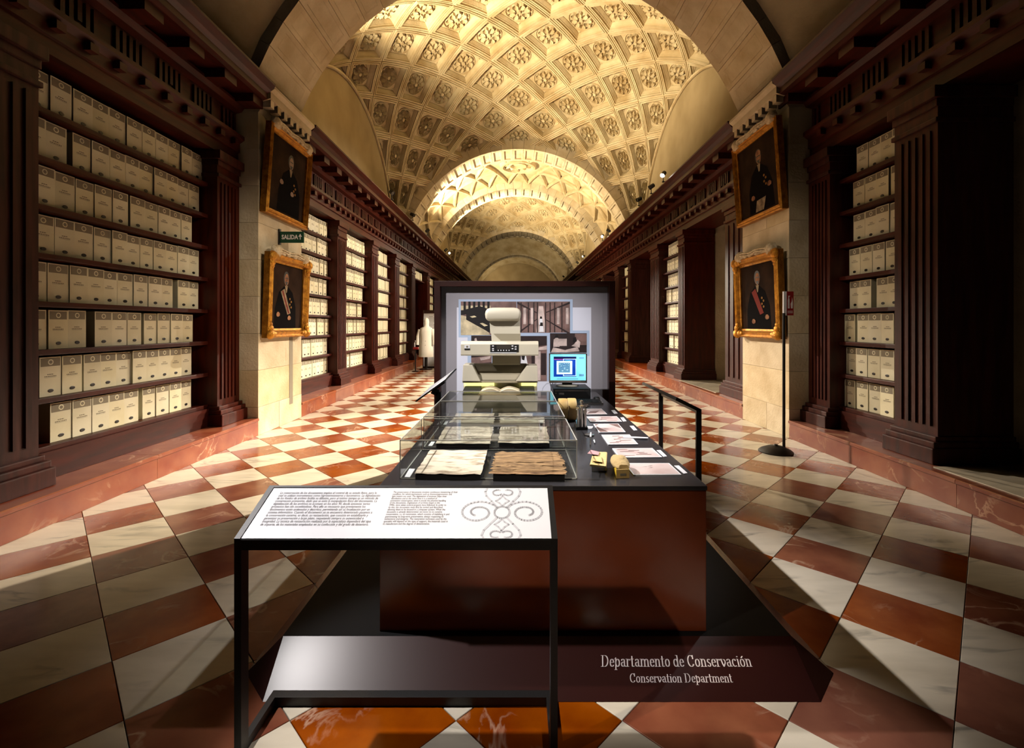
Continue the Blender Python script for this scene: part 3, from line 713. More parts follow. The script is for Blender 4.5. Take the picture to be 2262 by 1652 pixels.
# lettering with thick stems and hairlines, as a flat nib would draw it
def arcp(cx, cy, rx, ry, a0, a1, n=14): return [(cx + rx * math.cos(math.radians(a0 + (a1 - a0) * k / n)), cy + ry * math.sin(math.radians(a0 + (a1 - a0) * k / n))) for k in range(n + 1)]
XH = .66
def glyphs():
    G = {}
    def stem(x, y0, y1): return [(x, y0), (x, y1)]
    def ser(x, y, l=.09, r=.09): return [(x - l, y), (x + r, y)]
    R = (.19, XH / 2 - .02)
    o = arcp(.25, XH / 2, .17, XH / 2, 0, 360, 24)
    G['o'] = (.52, [o]); G['ó'] = (.52, [o, [(.24, .78), (.36, .92)]])
    G['e'] = (.46, [[(.10, .36), (.38, .36)] + arcp(.24, XH / 2 + .02, .155, XH / 2 - .02, 5, 180, 10) + arcp(.25, XH / 2, .165, XH / 2, 180, 320, 10)])
    G['c'] = (.46, [arcp(.25, XH / 2, .165, XH / 2, 50, 310, 16), arcp(.35, .53, .02, .02, 0, 360, 6)])
    G['a'] = (.52, [[(.12, .54)] + arcp(.24, .50, .13, .16, 140, 0, 8) + [(.37, .08)] + arcp(.45, .08, .06, .07, 180, 330, 5), arcp(.25, .20, .15, .19, 60, 330, 12)])
    G['d'] = (.56, [arcp(.24, XH / 2, .165, XH / 2, 0, 360, 20), stem(.42, 0, 1.0), ser(.38, 1.0, .07, .02), ser(.46, .0, .03, .06)])
    G['p'] = (.56, [arcp(.30, XH / 2, .165, XH / 2, 0, 360, 20), stem(.13, -.28, XH + .12), ser(.13, -.28), ser(.09, XH, .06, .02)])
    G['n'] = (.58, [stem(.13, 0, XH), ser(.13, 0), ser(.09, XH, .06, .02), [(.14, .46)] + arcp(.29, .46, .14, .2, 150, 0, 8) + [(.43, 0)], ser(.43, 0)])
    G['m'] = (.88, G['n'][1] + [[(.44, .46)] + arcp(.59, .46, .14, .2, 150, 0, 8) + [(.73, 0)], ser(.73, 0)])
    G['r'] = (.42, [stem(.13, 0, XH), ser(.13, 0, .09, .11), ser(.09, XH, .06, .02), [(.14, .44)] + arcp(.28, .46, .13, .19, 150, 50, 6), arcp(.36, .57, .02, .02, 0, 360, 6)])
    G['i'] = (.28, [stem(.14, 0, XH), ser(.14, 0), ser(.1, XH, .06, .02), arcp(.14, .88, .015, .035, 0, 360, 6)])
    G['t'] = (.36, [stem(.15, .08, .92), arcp(.23, .08, .08, .08, 180, 330, 6), ser(.15, XH, .1, .13)])
    G['s'] = (.42, [arcp(.21, .49, .11, .17, 40, 200, 8) + [(.2, .34)] + arcp(.21, .17, .12, .17, 40, -160, 8)])
    G['v'] = (.5, [[(.08, XH), (.14, .3), (.24, 0), (.34, .2)] + arcp(.30, .42, .12, .22, -40, 100, 8), ser(.06, XH, .03, .06)])
    G['D'] = (.78, [stem(.16, 0, 1), ser(.16, 0, .12, .1), ser(.16, 1, .12, .1), [(.16, 1)] + arcp(.34, .5, .30, .5, 90, -90, 18) + [(.16, 0)]])
    G['C'] = (.72, [arcp(.38, .5, .27, .5, 48, 312, 20), [(.58, .68), (.58, 1.0)], arcp(.56, .16, .02, .05, 0, 360, 6)])
    G[' '] = (.26, []); return G
GL = glyphs()
def lettering(body, width, cap, name, parent, origin, eu, ev, en):
    b = MB(); x = 0; nw, nh = .052, .017; slant = .16
    pts = []
    for ch in body:
        adv, st = GL[ch]
        for path in st:
            for (x0, y0), (x1, y1) in zip(path, path[1:]):
                q = [(-nw, -nh), (nw, -nh), (nw, nh), (-nw, nh)]
                P = [(x + x0 + a, y0 + c) for a, c in q] + [(x + x1 + a, y1 + c) for a, c in q]
                P = sorted(set(P)); hull = []
                for seq in (P, P[::-1]):
                    h = []
                    for p in seq:
                        while len(h) > 1 and (h[-1][0] - h[-2][0]) * (p[1] - h[-2][1]) - (h[-1][1] - h[-2][1]) * (p[0] - h[-2][0]) <= 0: h.pop()
                        h.append(p)
                    hull += h[:-1]
                pts.append(hull)
        x += adv
    k = width / x
    for h in pts: b.poly([origin + eu * (p[0] * k + slant * p[1] * cap) + ev * (p[1] * cap) + en * .0015 for p in h])
    return b.build(name, M['letter'], parent)
su = Vector((0, .255, .119)); sl = su.length; ev = su / sl; en = Vector((0, -ev.z, ev.y)); eu = Vector((1, 0, 0))
base = Vector((0, 2.065, .001))
lettering('Departamento de Conservación', .705, .049, 'lettering', t, base + ev * (.505 * sl) + eu * .332, eu, ev, en)
lettering('Conservation Department', .468, .036, 'lettering', t, base + ev * (.27 * sl) + eu * .451, eu, ev, en)

# ------------------------------------------------------------------ exhibit table
TX0, TX1, TY0, TY1 = -.682 + CAMX, .946 + CAMX, 2.354, 5.66
t = thing('exhibit_table', 'long brown lacquered table with black top in the middle of the platform', 'table', (0, 0, 0))
MB().box(TX0, TX1, TY0, TY1, .122, TZ - .022).build('body', M['brown'], t, bev=.003)
MB().box(TX0 - .004, TX1 + .004, TY0 - .004, TY1, TZ - .021, TZ).build('table_top', M['table_black'], t, bev=.002)

# ------------------------------------------------------------------ text lecterns
def lectern(name, label, W_, dep, zf, zb, loc, rz, art):
    # local: x along the width, y away from the reader, posts at y = 0
    t = thing(name, label, 'lectern', loc); t.rotation_euler = (0, 0, rz)
    bw, bd = .027, .05
    for x in (bw / 2, W_ - bw / 2):
        MB().box(x - bw / 2, x + bw / 2, 0, bd, .001, zf).build('post', M['black'], t, bev=.001)
        MB().box(x - bw / 2, x + bw / 2, bd, dep + .03, .001, .04).build('floor_runner', M['black'], t, bev=.001)
    MB().box(bw, W_ - bw, dep - .01, dep + .03, .001, .04).build('floor_bar', M['black'], t, bev=.001)
    sl = Vector((0, dep, zb - zf)); n = Vector((0, -sl.z, sl.y)).normalized(); v = sl.normalized(); L = sl.length
    def P(u, w_, h): return Vector((u, 0, zf)) + v * w_ + n * h
    fr = MB()
    def slab(u0, u1, v0, v1, h0, h1): return MB().hexa([P(u0, v0, h0), P(u1, v0, h0), P(u1, v1, h0), P(u0, v1, h0)], [P(u0, v0, h1), P(u1, v0, h1), P(u1, v1, h1), P(u0, v1, h1)])
    MB().box(bw, W_ - bw, 0, .03, zf - .042, zf - .002).build('front_rail', M['black'], t, bev=.001)
    slab(0, bw * .85, 0, L, -.03, .003).build('side_rail', M['black'], t); slab(W_ - bw * .85, W_, 0, L, -.03, .003).build('side_rail', M['black'], t)
    slab(bw * .85, W_ - bw * .85, L - .012, L, -.03, .003).build('back_rail', M['black'], t)
    pa = slab(bw * .86, W_ - bw * .86, .004, L - .0125, -.02, .0).build('panel', M['white'], t)
    if art: art(pa, P, L, W_)
    return t
ES = ['La conservación de los documentos implica el control de su estado físico, para lo', 'cual se utilizan instrumentos como higrotermómetros y luxómetros. La digitalización', 'de los fondos de archivo facilita su difusión, pero al mismo tiempo es un método de', 'conservación preventiva, dado que se evita la manipulación física del documento. La', 'digitalización de los archivos se acomete en los años 90, desde entonces varios', 'proyectos han ido sucediéndose. Para ello es necesario que previamente los', 'documentos estén ordenados y descritos, permitiendo así su localización por un', 'sistema informático. Cuando el documento ya se encuentra deteriorado pasamos a', 'la conservación curativa, es decir, su restauración, que consiste en estabilizarlo y', 'garantizar su preservación a largo plazo, respetando siempre su autenticidad e', 'integridad. La técnica de restauración realizada por la especialista dependerá del tipo', 'de soporte, de los materiales empleados en su confección y del grado de deterioro.']
EN = ['The preservation of documents involves continuous monitoring of their', 'condition, for which instruments such as thermohygrometers and', 'light meters are used. The digitisation of archives helps their', 'distribution and at the same time it is a method of', 'preventive conservation, since it avoids the physical handling', 'of the documents. Digitisation of archives began in the', '1990s, since when several projects have followed. In order to', 'do this, the documents must first be sorted and described,', 'allowing them to be located in a computer system. When the', 'document is already deteriorated, we move on to curative', 'conservation, i.e. its restoration, which consists of stabilising it and', 'guaranteeing its long-term preservation, always respecting its', 'authenticity and integrity. The restoration technique used by the', 'specialist will depend on the type of support, the materials used in', 'its manufacture and the degree of deterioration.']
def art(pa, P, L, W_):
    tilt = math.atan2((P(0, 1, 0) - P(0, 0, 0)).z, (P(0, 1, 0) - P(0, 0, 0)).y)
    for lines, u, v1, v0, wid in ((ES, .065, .86, .23, .43), (EN, .545, .875, .245, .275)):
        n = len(lines); st = (v1 - v0) * L / (n - 1); sz = st * .92
        text('\n'.join(lines), 'printed_text', M['text'], pa, sz, P(u, v1 * L + sz * .3, .0008), (tilt, 0, 0), 1, spacing=.82, fit=(wid, (v1 - v0) * L + sz * .6))
    b = MB(); cu, cv = 1.012, .47 * L; sc = .172
    def stroke(pts, wd=.0085):
        for (x0, y0), (x1, y1) in zip(pts, pts[1:]):
            d = Vector((x1 - x0, y1 - y0))
            if d.length < 1e-6: continue
            d.normalize(); n = Vector((-d.y, d.x)) * wd / 2; d *= wd * .3
            q = []
            for (x, y), sgn in (((x0, y0), -1), ((x1, y1), 1)):
                for k in ((1, -1) if sgn < 0 else (-1, 1)): q.append((x + d.x * sgn + n.x * k, y + d.y * sgn + n.y * k))
            q = [(cu + x, min(max(cv + y, .006), L - .014)) for x, y in q]
            b.poly([P(x, y, .0007) for x, y in q])
    stroke(arcp(0, 0, .031, .031, 0, 360, 24))
    for sx in (-1, 1):
        # big side volutes
        sp = [(sx * .024, .026), (sx * .036, .040)]
        for k in range(46):
            f = k / 45; a = math.radians(42 + 560 * f); r = .080 - .058 * f ** .9
            sp.append((sx * (.098 - r * math.cos(a)), .78 * r * math.sin(a)))
        stroke(sp)
        for sy in (-1, 1):
            stroke([(sx * .018, sy * .026), (sx * .045, sy * .06), (sx * .068, sy * .09), (sx * .075, sy * .115), (sx * .068, sy * .14)])
            stroke([(0, sy * .035), (sx * .012, sy * .05), (sx * .028, sy * .062), (sx * .012, sy * .075), (0, sy * .092)], .007)
            stroke([(0, sy * .092)] + [(sx * (.022 + .02 * math.cos(math.radians(a))), sy * (.11 + .016 * math.sin(math.radians(a)))) for a in range(215, 500, 22)], .007)
    b.build('scroll_ornament', M['ornament'], pa)
lectern('reading_lectern', 'black frame lectern with a white bilingual text panel standing before the platform', 1.227, .26, .8365, .95, (-1.131, 1.79, 0), 0, art)
lectern('reading_lectern', 'black frame lectern seen edge-on to the right of the table', 1.22, .24, .832, .95, (1.78 + CAMX, 4.54, 0), PI / 2, None)
# tilted label board left of the table
t = thing('label_stand', 'small tilted board on a black bent arm left of the table', 'stand', (0, 0, 0))
a0 = pix(917, 886, 4.25); a1 = pix(984, 838, 4.25); dv = (a1 - a0); nn = Vector((-dv.z, 0, dv.x)).normalized() * .012
MB().hexa([a0, a1, a1 - nn, a0 - nn], [p + Vector((0, .75, .03)) for p in (a0, a1, a1 - nn, a0 - nn)]).build('board', M['black'], t)
i0, i1 = a0 + dv * .03 + nn * .1, a0 + dv * .97 + nn * .1
MB().hexa([i0 + Vector((0, .02, 0)), i1 + Vector((0, .02, 0)), i1 + Vector((0, .02, 0)) + nn * .1, i0 + Vector((0, .02, 0)) + nn * .1], [p + Vector((0, .73, .03)) for p in (i0, i1, i1 + nn * .1, i0 + nn * .1)]).build('print', M['white'], t)
m0 = a0 + dv * .38 - nn; m1 = Vector((TX0 - .06, 4.5, 1.0)); m0.y = 4.5
MB().bar(m0, m1, .05, .06).build('arm', M['black'], t); MB().box(TX0 - .085, TX0 - .035, 4.475, 4.525, .122, 1.01).build('post', M['black'], t)
MB().bar(m0 + dv * .08, a0 + dv * .8 - nn + Vector((0, .25, 0)), .03, .03).build('brace', M['black'], t)

# ------------------------------------------------------------------ display cases
def case(label, y0, y1):
    x0, x1, h = -.608 + CAMX, .3157 + CAMX, .20
    t = thing('display_case', label, 'display case', (0, 0, 0), group='clear acrylic cases on the table'); z0, z1 = TZ + .0005, TZ + h; g = .005
    for nm, bx in (('front_pane', (x0, x1, y0, y0 + g, z0, z1 - g)), ('back_pane', (x0, x1, y1 - g, y1, z0, z1 - g)), ('side_pane', (x0, x0 + g, y0 + g, y1 - g, z0, z1 - g)), ('side_pane', (x1 - g, x1, y0 + g, y1 - g, z0, z1 - g)), ('top_pane', (x0, x1, y0, y1, z1 - g, z1))):
        MB().box(*bx).build(nm, M['glass'], t)
    e = .0042; ed = MB()
    for x in (x0, x1 - e):
        for y in (y0 - e * .5, y1 - e * .5): MB().box(x, x + e, y, y + e, z0, z1).build('edge', M['glass_edge'], t)
        for z in (z0, z1): MB().box(x, x + e, y0, y1, z, z + e).build('edge', M['glass_edge'], t)
    for y in (y0 - e * .5, y1 - e * .5):
        for z in (z0, z1): MB().box(x0, x1, y, y + e, z, z + e).build('edge', M['glass_edge'], t)
case('clear acrylic case at the front of the table over two old documents', 2.457, 3.018)
case('middle clear acrylic case on the table', 3.083, 3.70)
case('rear clear acrylic case on the table, before the scanner', 3.725, 4.27)
def sheet(name, label, pts, m, mount=True, z=TZ + .03, cat='document', lines=0):
    pts = [Vector(p) for p in pts]
    t = thing(name, label, cat, (0, 0, 0), group='old documents in the acrylic cases')
    c = sum(pts, Vector()) / 4
    if mount:
        bq = [c + (p - c) * .98 for p in pts]
        MB().hexa([(p.x, p.y, TZ + .001) for p in bq], [(p.x, p.y, z - .004) for p in bq]).build('mount', M['backing'], t)
    n = 10; rings = []
    for i in range(n + 1):
        R = []
        for j in range(n + 1):
            a = pts[0].lerp(pts[1], j / n); b_ = pts[3].lerp(pts[2], j / n); p = a.lerp(b_, i / n)
            ew = .006 if i in (0, n) or j in (0, n) else 0
            R.append((p.x + random.uniform(-ew, ew), p.y + random.uniform(-ew, ew), z + .0014 * math.sin(j * 1.7 + i) + .003))
        rings.append(R)
    MB().loft(rings, cap=False, closed=False).build('parchment', m, t, smooth=60)
    if lines:
        b = MB()
        for k in range(lines):
            f = .12 + .76 * k / (lines - 1)
            for j in range(9):
                u0 = .1 + .088 * j; u1 = u0 + random.uniform(.04, .08)
                P = lambda u, v: pts[0].lerp(pts[1], u).lerp(pts[3].lerp(pts[2], u), v)
                q = [P(u0, f), P(u1, f), P(u1, f + .025), P(u0, f + .025)]; b.poly([(p.x, p.y, z + .0085) for p in q])
        b.build('script', M['ink'], t)
    return t
q5 = lambda *pp: [tab(860 + x / 5.14, 840 + y / 5.14, TZ + .03) for x, y in pp]
sheet('parchment_sheet', 'large pale stained parchment sheet in the front case, at left', q5((285, 1068), (1040, 1072), (1120, 800), (470, 795)), M['parch'])
st = sheet('manuscript_bundle', 'thick brown ragged manuscript bundle in the front case, at right', q5((1170, 1080), (2000, 1085), (1930, 870), (1210, 865)), M['parch_dark'], True, TZ + .035)
for k in range(4):
    p = q5((1150 + 12 * k, 1078 - 34 * k), (2012 - 10 * k, 1082 - 34 * k), (1945 - 12 * k, 866), (1200 + 10 * k, 864)); n = 14; rings = []
    for i in range(n + 1):
        R = []
        for j in range(n + 1):
            v = p[0].lerp(p[1], j / n).lerp(p[3].lerp(p[2], j / n), i / n); e_ = .012 if i in (0, n) or j in (0, n) else 0
            R.append((v.x + random.uniform(-e_, e_), v.y + random.uniform(-e_, e_), TZ + .040 + .005 * k + random.uniform(0, .004) - (.004 if i == 0 else 0)))
        rings.append(R)
    MB().loft(rings, cap=False, closed=False).build('leaf', M['parch_dark'], st, smooth=80)
sheet('parchment_sheet', 'pale written parchment in the middle case, at left', q5((525, 722), (1140, 725), (1185, 532), (640, 530)), M['parch'], lines=7)
sheet('parchment_sheet', 'dark-speckled parchment in the middle case, at right', q5((1240, 715), (1825, 718), (1785, 530), (1262, 528)), M['parch'], lines=9)
sheet('parchment_sheet', 'parchment strip in the rear case, front row at left', q5((680, 484), (1185, 486), (1198, 428), (730, 426)), M['parch'], lines=3)
sheet('parchment_sheet', 'parchment strip in the rear case, front row at right', q5((1252, 486), (1765, 488), (1755, 428), (1255, 426)), M['parch'], lines=3)
sheet('parchment_sheet', 'small parchment at the back of the rear case, at left', q5((740, 410), (1185, 410), (1192, 378), (765, 376)), M['parch'])
sheet('parchment_sheet', 'small parchment at the back of the rear case, at right', q5((1245, 410), (1630, 410), (1625, 378), (1240, 376)), M['parch'])
def card(label, pts, cat='caption card', name='caption_card', m='white', z=.002, grp='white caption cards on the table'):
    b = MB().hexa([(p.x, p.y, TZ + .0006) for p in pts], [(p.x, p.y, TZ + z) for p in pts])
    o = b.build(name, M[m], None); o['label'] = label; o['category'] = cat; o['group'] = grp; return o
t5 = lambda *pp: [tab(860 + x / 5.14, 840 + y / 5.14) for x, y in pp]
card('white caption card in the front case beside the large parchment', t5((172, 1100), (232, 1102), (292, 1008), (228, 1005)))
card('white caption card in the middle case at left', t5((440, 745), (485, 747), (520, 698), (478, 697)))
card('tiny white caption card in the rear case at left', t5((612, 505), (645, 506), (668, 468), (638, 468)))
t6 = lambda *pp: [tab(1180 + x / 5.655, 840 + y / 5.655) for x, y in pp]
PH = [('photograph of pale documents, sixth and farthest along the right of the table', [(650, 434), (915, 432), (840, 360), (590, 362)], 'photo'),
      ('long pink-toned photograph, fifth along the right of the table', [(700, 525), (1100, 525), (1030, 456), (655, 460)], 'photo'),
      ('photograph with dark corners and white border, fourth along the right of the table', [(810, 660), (1145, 656), (1050, 549), (740, 553)], 'photo'),
      ('photograph with horizontal brown streaks, third along the right of the table', [(925, 812), (1300, 808), (1190, 686), (840, 689)], 'photo'),
      ('photograph of many red-brown fragments, second along the right of the table', [(1060, 975), (1600, 970), (1475, 856), (975, 859)], 'photo'),
      ('plain pale photograph nearest the right front corner of the table', [(1240, 1192), (1840, 1190), (1685, 1046), (1125, 1046)], 'photo')]
for n_, (lab, q, m) in enumerate(PH):
    pts = t6(*q); t = thing('photo_print', lab, 'photograph', (0, 0, 0), group='photographs laid out on the table')
    MB().hexa([(p.x, p.y, TZ + .0006) for p in pts], [(p.x, p.y, TZ + .006) for p in pts]).build('border', M['white'], t)
    P = lambda u, v, z=.0068: (lambda p: (p.x, p.y, TZ + z))(pts[0].lerp(pts[1], u).lerp(pts[3].lerp(pts[2], u), v))
    MB().poly([P(.03, .04), P(.97, .04), P(.97, .96), P(.03, .96)]).build('image', M['photo'], t)
    b = MB()
    if n_ == 2:
        for q in ([(.04, .05), (.35, .05), (.04, .7)], [(.96, .95), (.6, .95), (.96, .4)], [(.04, .95), (.2, .95), (.04, .75)]): b.poly([P(u, v, .0074) for u, v in q])
    elif n_ in (3, 4, 1):
        for k in range(7):
            u, v = random.uniform(.06, .55), .12 + .11 * k; l = random.uniform(.15, .4); b.poly([P(u, v, .0074), P(u + l, v + .03, .0074), P(u + l, v + .07, .0074), P(u, v + .05, .0074)])
    elif n_ == 0: b.poly([P(*c, .0074) for c in ((.05, .1), (.5, .2), (.8, .6), (.3, .5))])
    else:
        for k in range(5): u, v = random.uniform(.3, .6), .55 + .05 * k; b.poly([P(u, v, .0074), P(u + .1, v, .0074), P(u + .1, v + .02, .0074)])
    b.build('picture_detail', M['sepia_m'], t)
for lab, q in (('white caption card beside the farthest photograph', [(1000, 418), (1045, 415), (1005, 373), (960, 376)]), ('white caption card at the right end of the fifth photograph', [(1112, 516), (1155, 513), (1117, 464), (1075, 466)]),
               ('white caption card right of the dark-cornered photograph', [(1245, 628), (1290, 625), (1240, 569), (1192, 571)]), ('white caption card beside the fragments photograph', [(1615, 957), (1660, 951), (1577, 873), (1527, 876)]),
               ('white caption card beside the nearest photograph', [(1867, 1168), (1915, 1161), (1807, 1066), (1747, 1069)]), ('white card lying left of the dark-cornered photograph', [(680, 612), (718, 610), (737, 577), (648, 577)])):
    card(lab, t6(*q))
o = card('long flat bone folder lying across the streaked photograph', t6((1110, 736), (1420, 745), (1424, 732), (1112, 716)), 'bone folder', 'bone_folder', 'white', .012, 'conservation tools on the table')
# brush and spatula
def stick(name, label, a, b_, r, m1, m2, cat):
    a, b_ = t6(a)[0] + Vector((0, 0, .008)), t6(b_)[0] + Vector((0, 0, .008)); t = thing(name, label, cat, (0, 0, 0), group='conservation tools on the table')
    MB().tube([a, a.lerp(b_, .6)], [r * .6, r], 8).build('handle', M[m1], t, smooth=50); MB().tube([a.lerp(b_, .6), b_], [r * 1.1, r * .8], 8).build('tip', M[m2], t, smooth=50)
stick('brush', 'slim metal brush lying left of the streaked photograph', (700, 825), (708, 668), .006, 'steel', 'white', 'brush')
stick('spatula', 'short pale spatula lying beside the slim brush', (758, 798), (742, 742), .006, 'white', 'steel', 'spatula')
MB().lathe([(.03, 0), (.035, .004), (.034, .008), (.02, .006)], tuple(t6((690, 690))[0] + Vector((0, 0, .001))), 16).build('small_dish', M['steel'], None, smooth=50, label='small round metal dish behind the slim brush', category='dish', group='conservation tools on the table')
# folded cloth on a dark tin
t = thing('cloth_bundle', 'folded cream cloth with a pink tag on a dark tin', 'cloth', (0, 0, 0), group='conservation tools on the table')
p = t6((715, 1145), (905, 1148), (912, 1040), (735, 1035)); MB().hexa([(v.x, v.y, TZ + .001) for v in p], [(v.x, v.y, TZ + .05) for v in p]).build('tin', M['steel'], t, bev=.006)
def up(q, h): return [Vector((v.x, v.y, TZ + h)) for v in [tab(1180 + x / 5.655, 840 + y / 5.655, TZ + h) for x, y in q]]
lo_ = up([(690, 1075), (905, 1100), (915, 905), (735, 895)], .052); hi_ = up([(697, 1048), (900, 1072), (912, 895), (735, 890)], .07)
MB().hexa(lo_, hi_).build('cloth', M['cloth'], t, bev=.008)
MB().hexa(up([(730, 1010), (860, 1030), (845, 960), (735, 945)], .072), up([(735, 1005), (855, 1022), (840, 960), (740, 950)], .082)).build('fold', M['cloth'], t, bev=.006)
MB().hexa(up([(665, 915), (800, 935), (815, 895), (705, 870)], .074), up([(665, 913), (800, 933), (815, 893), (705, 868)], .078)).build('tag', M['pink'], t)
# carton with a lump of pumice
t = thing('pumice_carton', 'small yellow carton holding a lump of pale pumice', 'carton', (0, 0, 0), group='conservation tools on the table')
p = t6((1025, 1228), (1188, 1222), (1150, 1110), (985, 1110)); h = .047
for a in range(4):
    v0, v1 = p[a], p[(a + 1) % 4]; c = sum(p, Vector()) / 4; i0, i1 = v0.lerp(c, .06), v1.lerp(c, .06)
    MB().hexa([(q.x, q.y, TZ + .001) for q in (v0, v1, i1, i0)], [(q.x, q.y, TZ + h) for q in (v0, v1, i1, i0)]).build('wall', M['vellum'] if a == 0 else M['yellow_card'], t)
c = sum(p, Vector()) / 4
f0 = p[0].lerp(p[1], .3); f1 = p[0].lerp(p[1], .75)
MB().hexa([(f0.x, f0.y - .001, TZ + .014), (f1.x, f1.y - .001, TZ + .014), (f1.x, f1.y - .001, TZ + .026), (f0.x, f0.y - .001, TZ + .026)], [(f0.x, f0.y + .001, TZ + .014), (f1.x, f1.y + .001, TZ + .014), (f1.x, f1.y + .001, TZ + .026), (f0.x, f0.y + .001, TZ + .026)]).build('print', M['ink'], t)
rings = []
for k in range(9):
    f = k / 8; y = -.09 + .18 * f; r = .047 * math.sin(PI * (.08 + .84 * f)) ** .5
    rings.append([(c.x + r * math.cos(a) * 1.05, c.y + .03 + y, TZ + .05 + r * math.sin(a) * .8 + .004 * math.sin(3 * a + k)) for a in [2 * PI * l / 14 for l in range(14)]])
MB().loft(rings).build('pumice', M['stone_lump'], t, smooth=60)
# roll of vellum and a small metal sewing clamp beside it
t = thing('vellum_roll', 'thick roll of yellow vellum lying beside the acrylic cases', 'roll', (0, 0, 0), group='conservation tools on the table')
A = tab(1255, 933); bx_, by_, bz_ = A.x, A.y + .085, TZ + .0935
for x0, x1, r in ((-.072, .0, .090), (.002, .074, .092)):
    b = MB().lathe([(r * .55, x0 + .004), (r * .97, x0), (r, x0 + .006), (r * 1.01, (x0 + x1) / 2), (r, x1 - .006), (r * .97, x1), (r * .55, x1 - .004)], (bx_, by_, bz_), 32, 'x'); b.build('strip', M['vellum'], t, smooth=45)
for k in range(3): MB().lathe([(.02 + .022 * k, .0), (.026 + .022 * k, .003), (.034 + .022 * k, 0)], (bx_ + .071, by_, bz_), 24, 'x').build('coil', M['vellum'], t, smooth=45)
MB().box(bx_ + .004, bx_ + .008, by_ - .0945, by_ - .08, bz_ - .04, bz_ + .045).build('seam', M['ink'], t)
t = thing('sewing_clamp', 'small chrome and black metal clamp standing right of the vellum roll', 'clamp', (0, 0, 0), group='conservation tools on the table')
A = tab(1287, 950); cx_, cy_ = A.x, A.y
MB().box(cx_ - .05, cx_ + .04, cy_, cy_ + .13, TZ + .001, TZ + .022).build('foot', M['black'], t, bev=.005)
MB().box(cx_ - .015, cx_ + .03, cy_ + .03, cy_ + .1, TZ + .022, TZ + .12).build('jaw', M['black'], t, bev=.005)
for dx, dy, z1, r in ((-.03, .02, .15, .011), (-.005, .015, .17, .012), (.02, .02, .13, .009), (.0, .06, .2, .008), (.032, .07, .16, .008)):
    MB().lathe([(r, .02), (r, z1), (r * 1.7, z1 + .002), (r * 1.7, z1 + .014), (r * .6, z1 + .02)], (cx_ + dx, cy_ + dy, TZ), 10).build('screw', M['steel'], t, smooth=40)
MB().tube([(cx_ - .045, cy_ + .03, TZ + .175), (cx_ + .05, cy_ + .05, TZ + .185)], .005, 6).build('crossbar', M['steel'], t)
MB().tube([(cx_ + .03, cy_ + .03, TZ + .165), (cx_ + .055, cy_ - .01, TZ + .19)], .006, 6).build('wing_nut', M['lamp_black'], t)

# ------------------------------------------------------------------ book scanner
SY = 4.47
X_ = lambda px, Y=SY: (px - CX) * Y / F + CAMX
Z_ = lambda py, Y=SY: H - (py - CY) * Y / F
t = thing('book_scanner', 'tall beige overhead book scanner with black control strip', 'scanner', (0, 0, 0))
MB().box(X_(1026), X_(1182), 4.33, 5.0, TZ + .001, Z_(868)).build('base', M['beige_d'], t, bev=.01)
for a, b_ in ((1022, 1062), (1146, 1180)):
    MB().hexa([(X_(a), 4.34, Z_(868) + .001), (X_(b_), 4.34, Z_(868) + .001), (X_(b_), 4.56, Z_(868) + .001), (X_(a), 4.56, Z_(868) + .001)], [(X_(a + 4), 4.35, Z_(858)), (X_(b_), 4.35, Z_(858)), (X_(b_), 4.56, Z_(855)), (X_(a + 4), 4.56, Z_(855))]).build('book_rest', M['backing'], t)
MB().box(X_(1020), X_(1188), 4.62, 4.7, Z_(868), Z_(842)).build('lit_back', M['beige'], t)
MB().box(X_(1022), X_(1090), 4.60, 4.619, Z_(857), Z_(845)).build('lit_strip', M['lit_strip'], t); MB().box(X_(1152), X_(1186), 4.60, 4.619, Z_(857), Z_(845)).build('lit_strip', M['lit_strip'], t)  # slot surface lit from inside, its light put in as glow
# lower housing: two bright wings and a recessed sloping middle, its shade painted in darker beige
for pts in ([(1021, 842), (1061, 842), (1043, 806), (1023, 806)], [(1140, 842), (1188, 842), (1187, 808), (1164, 808)]):
    MB().prism([(X_(a), Z_(c)) for a, c in pts], 'y', SY, SY + .25).build('wing', M['beige'], t, bev=.004)
md = [(1061, 841), (1140, 841), (1164, 807), (1043, 807)]
MB().hexa([(X_(a), SY + (.06 if c > 820 else .16), Z_(c)) for a, c in md], [(X_(a), SY + .25, Z_(c)) for a, c in md]).build('hood', M['beige_d'], t)
MB().box(X_(1021), X_(1188), SY + .02, SY + .25, Z_(846), Z_(842)).build('lip', M['beige_d'], t)
MB().box(X_(1086), X_(1150), SY + .1, SY + .4, Z_(808), Z_(784)).build('neck', M['beige_d'], t, bev=.01)
cb = MB().prism([(SY - .04, Z_(785)), (SY - .045, Z_(782)), (SY - .045, Z_(760)), (SY - .02, Z_(754)), (SY + .12, Z_(754)), (SY + .12, Z_(785))], 'x', X_(1019), X_(1189)).build('control_bar', M['beige'], t, bev=.003)
Yb = SY - .0452
MB().box(X_(1083, Yb), X_(1146, Yb), Yb - .002, Yb + .001, Z_(778, Yb), Z_(761, Yb)).build('control_strip', M['backing'], cb)
Yc = Yb - .003
MB().box(X_(1097, Yc), X_(1128, Yc), Yc, Yc + .001, Z_(771, Yc), Z_(762.5, Yc)).build('display', M['lens_off'], cb)
for k in range(5): MB().box(X_(1099.5 + 6 * k, Yc), X_(1101.5 + 6 * k, Yc), Yc, Yc + .001, Z_(775, Yc), Z_(772.5, Yc)).build('button', M['white'], cb)
for a, c in ((1089, 764), (1089, 770), (1089, 774), (1132, 764), (1132, 770), (1139, 766), (1139, 771)): MB().box(X_(a - 2, Yc), X_(a + 2, Yc), Yc, Yc + .001, Z_(c + 1.2, Yc), Z_(c - 1.2, Yc)).build('button', M['white'], cb)
MB().box(X_(1082, Yb), X_(1141, Yb), Yb - .004, Yb, Z_(780, Yb), Z_(778.2, Yb)).build('trim', M['white'], cb)
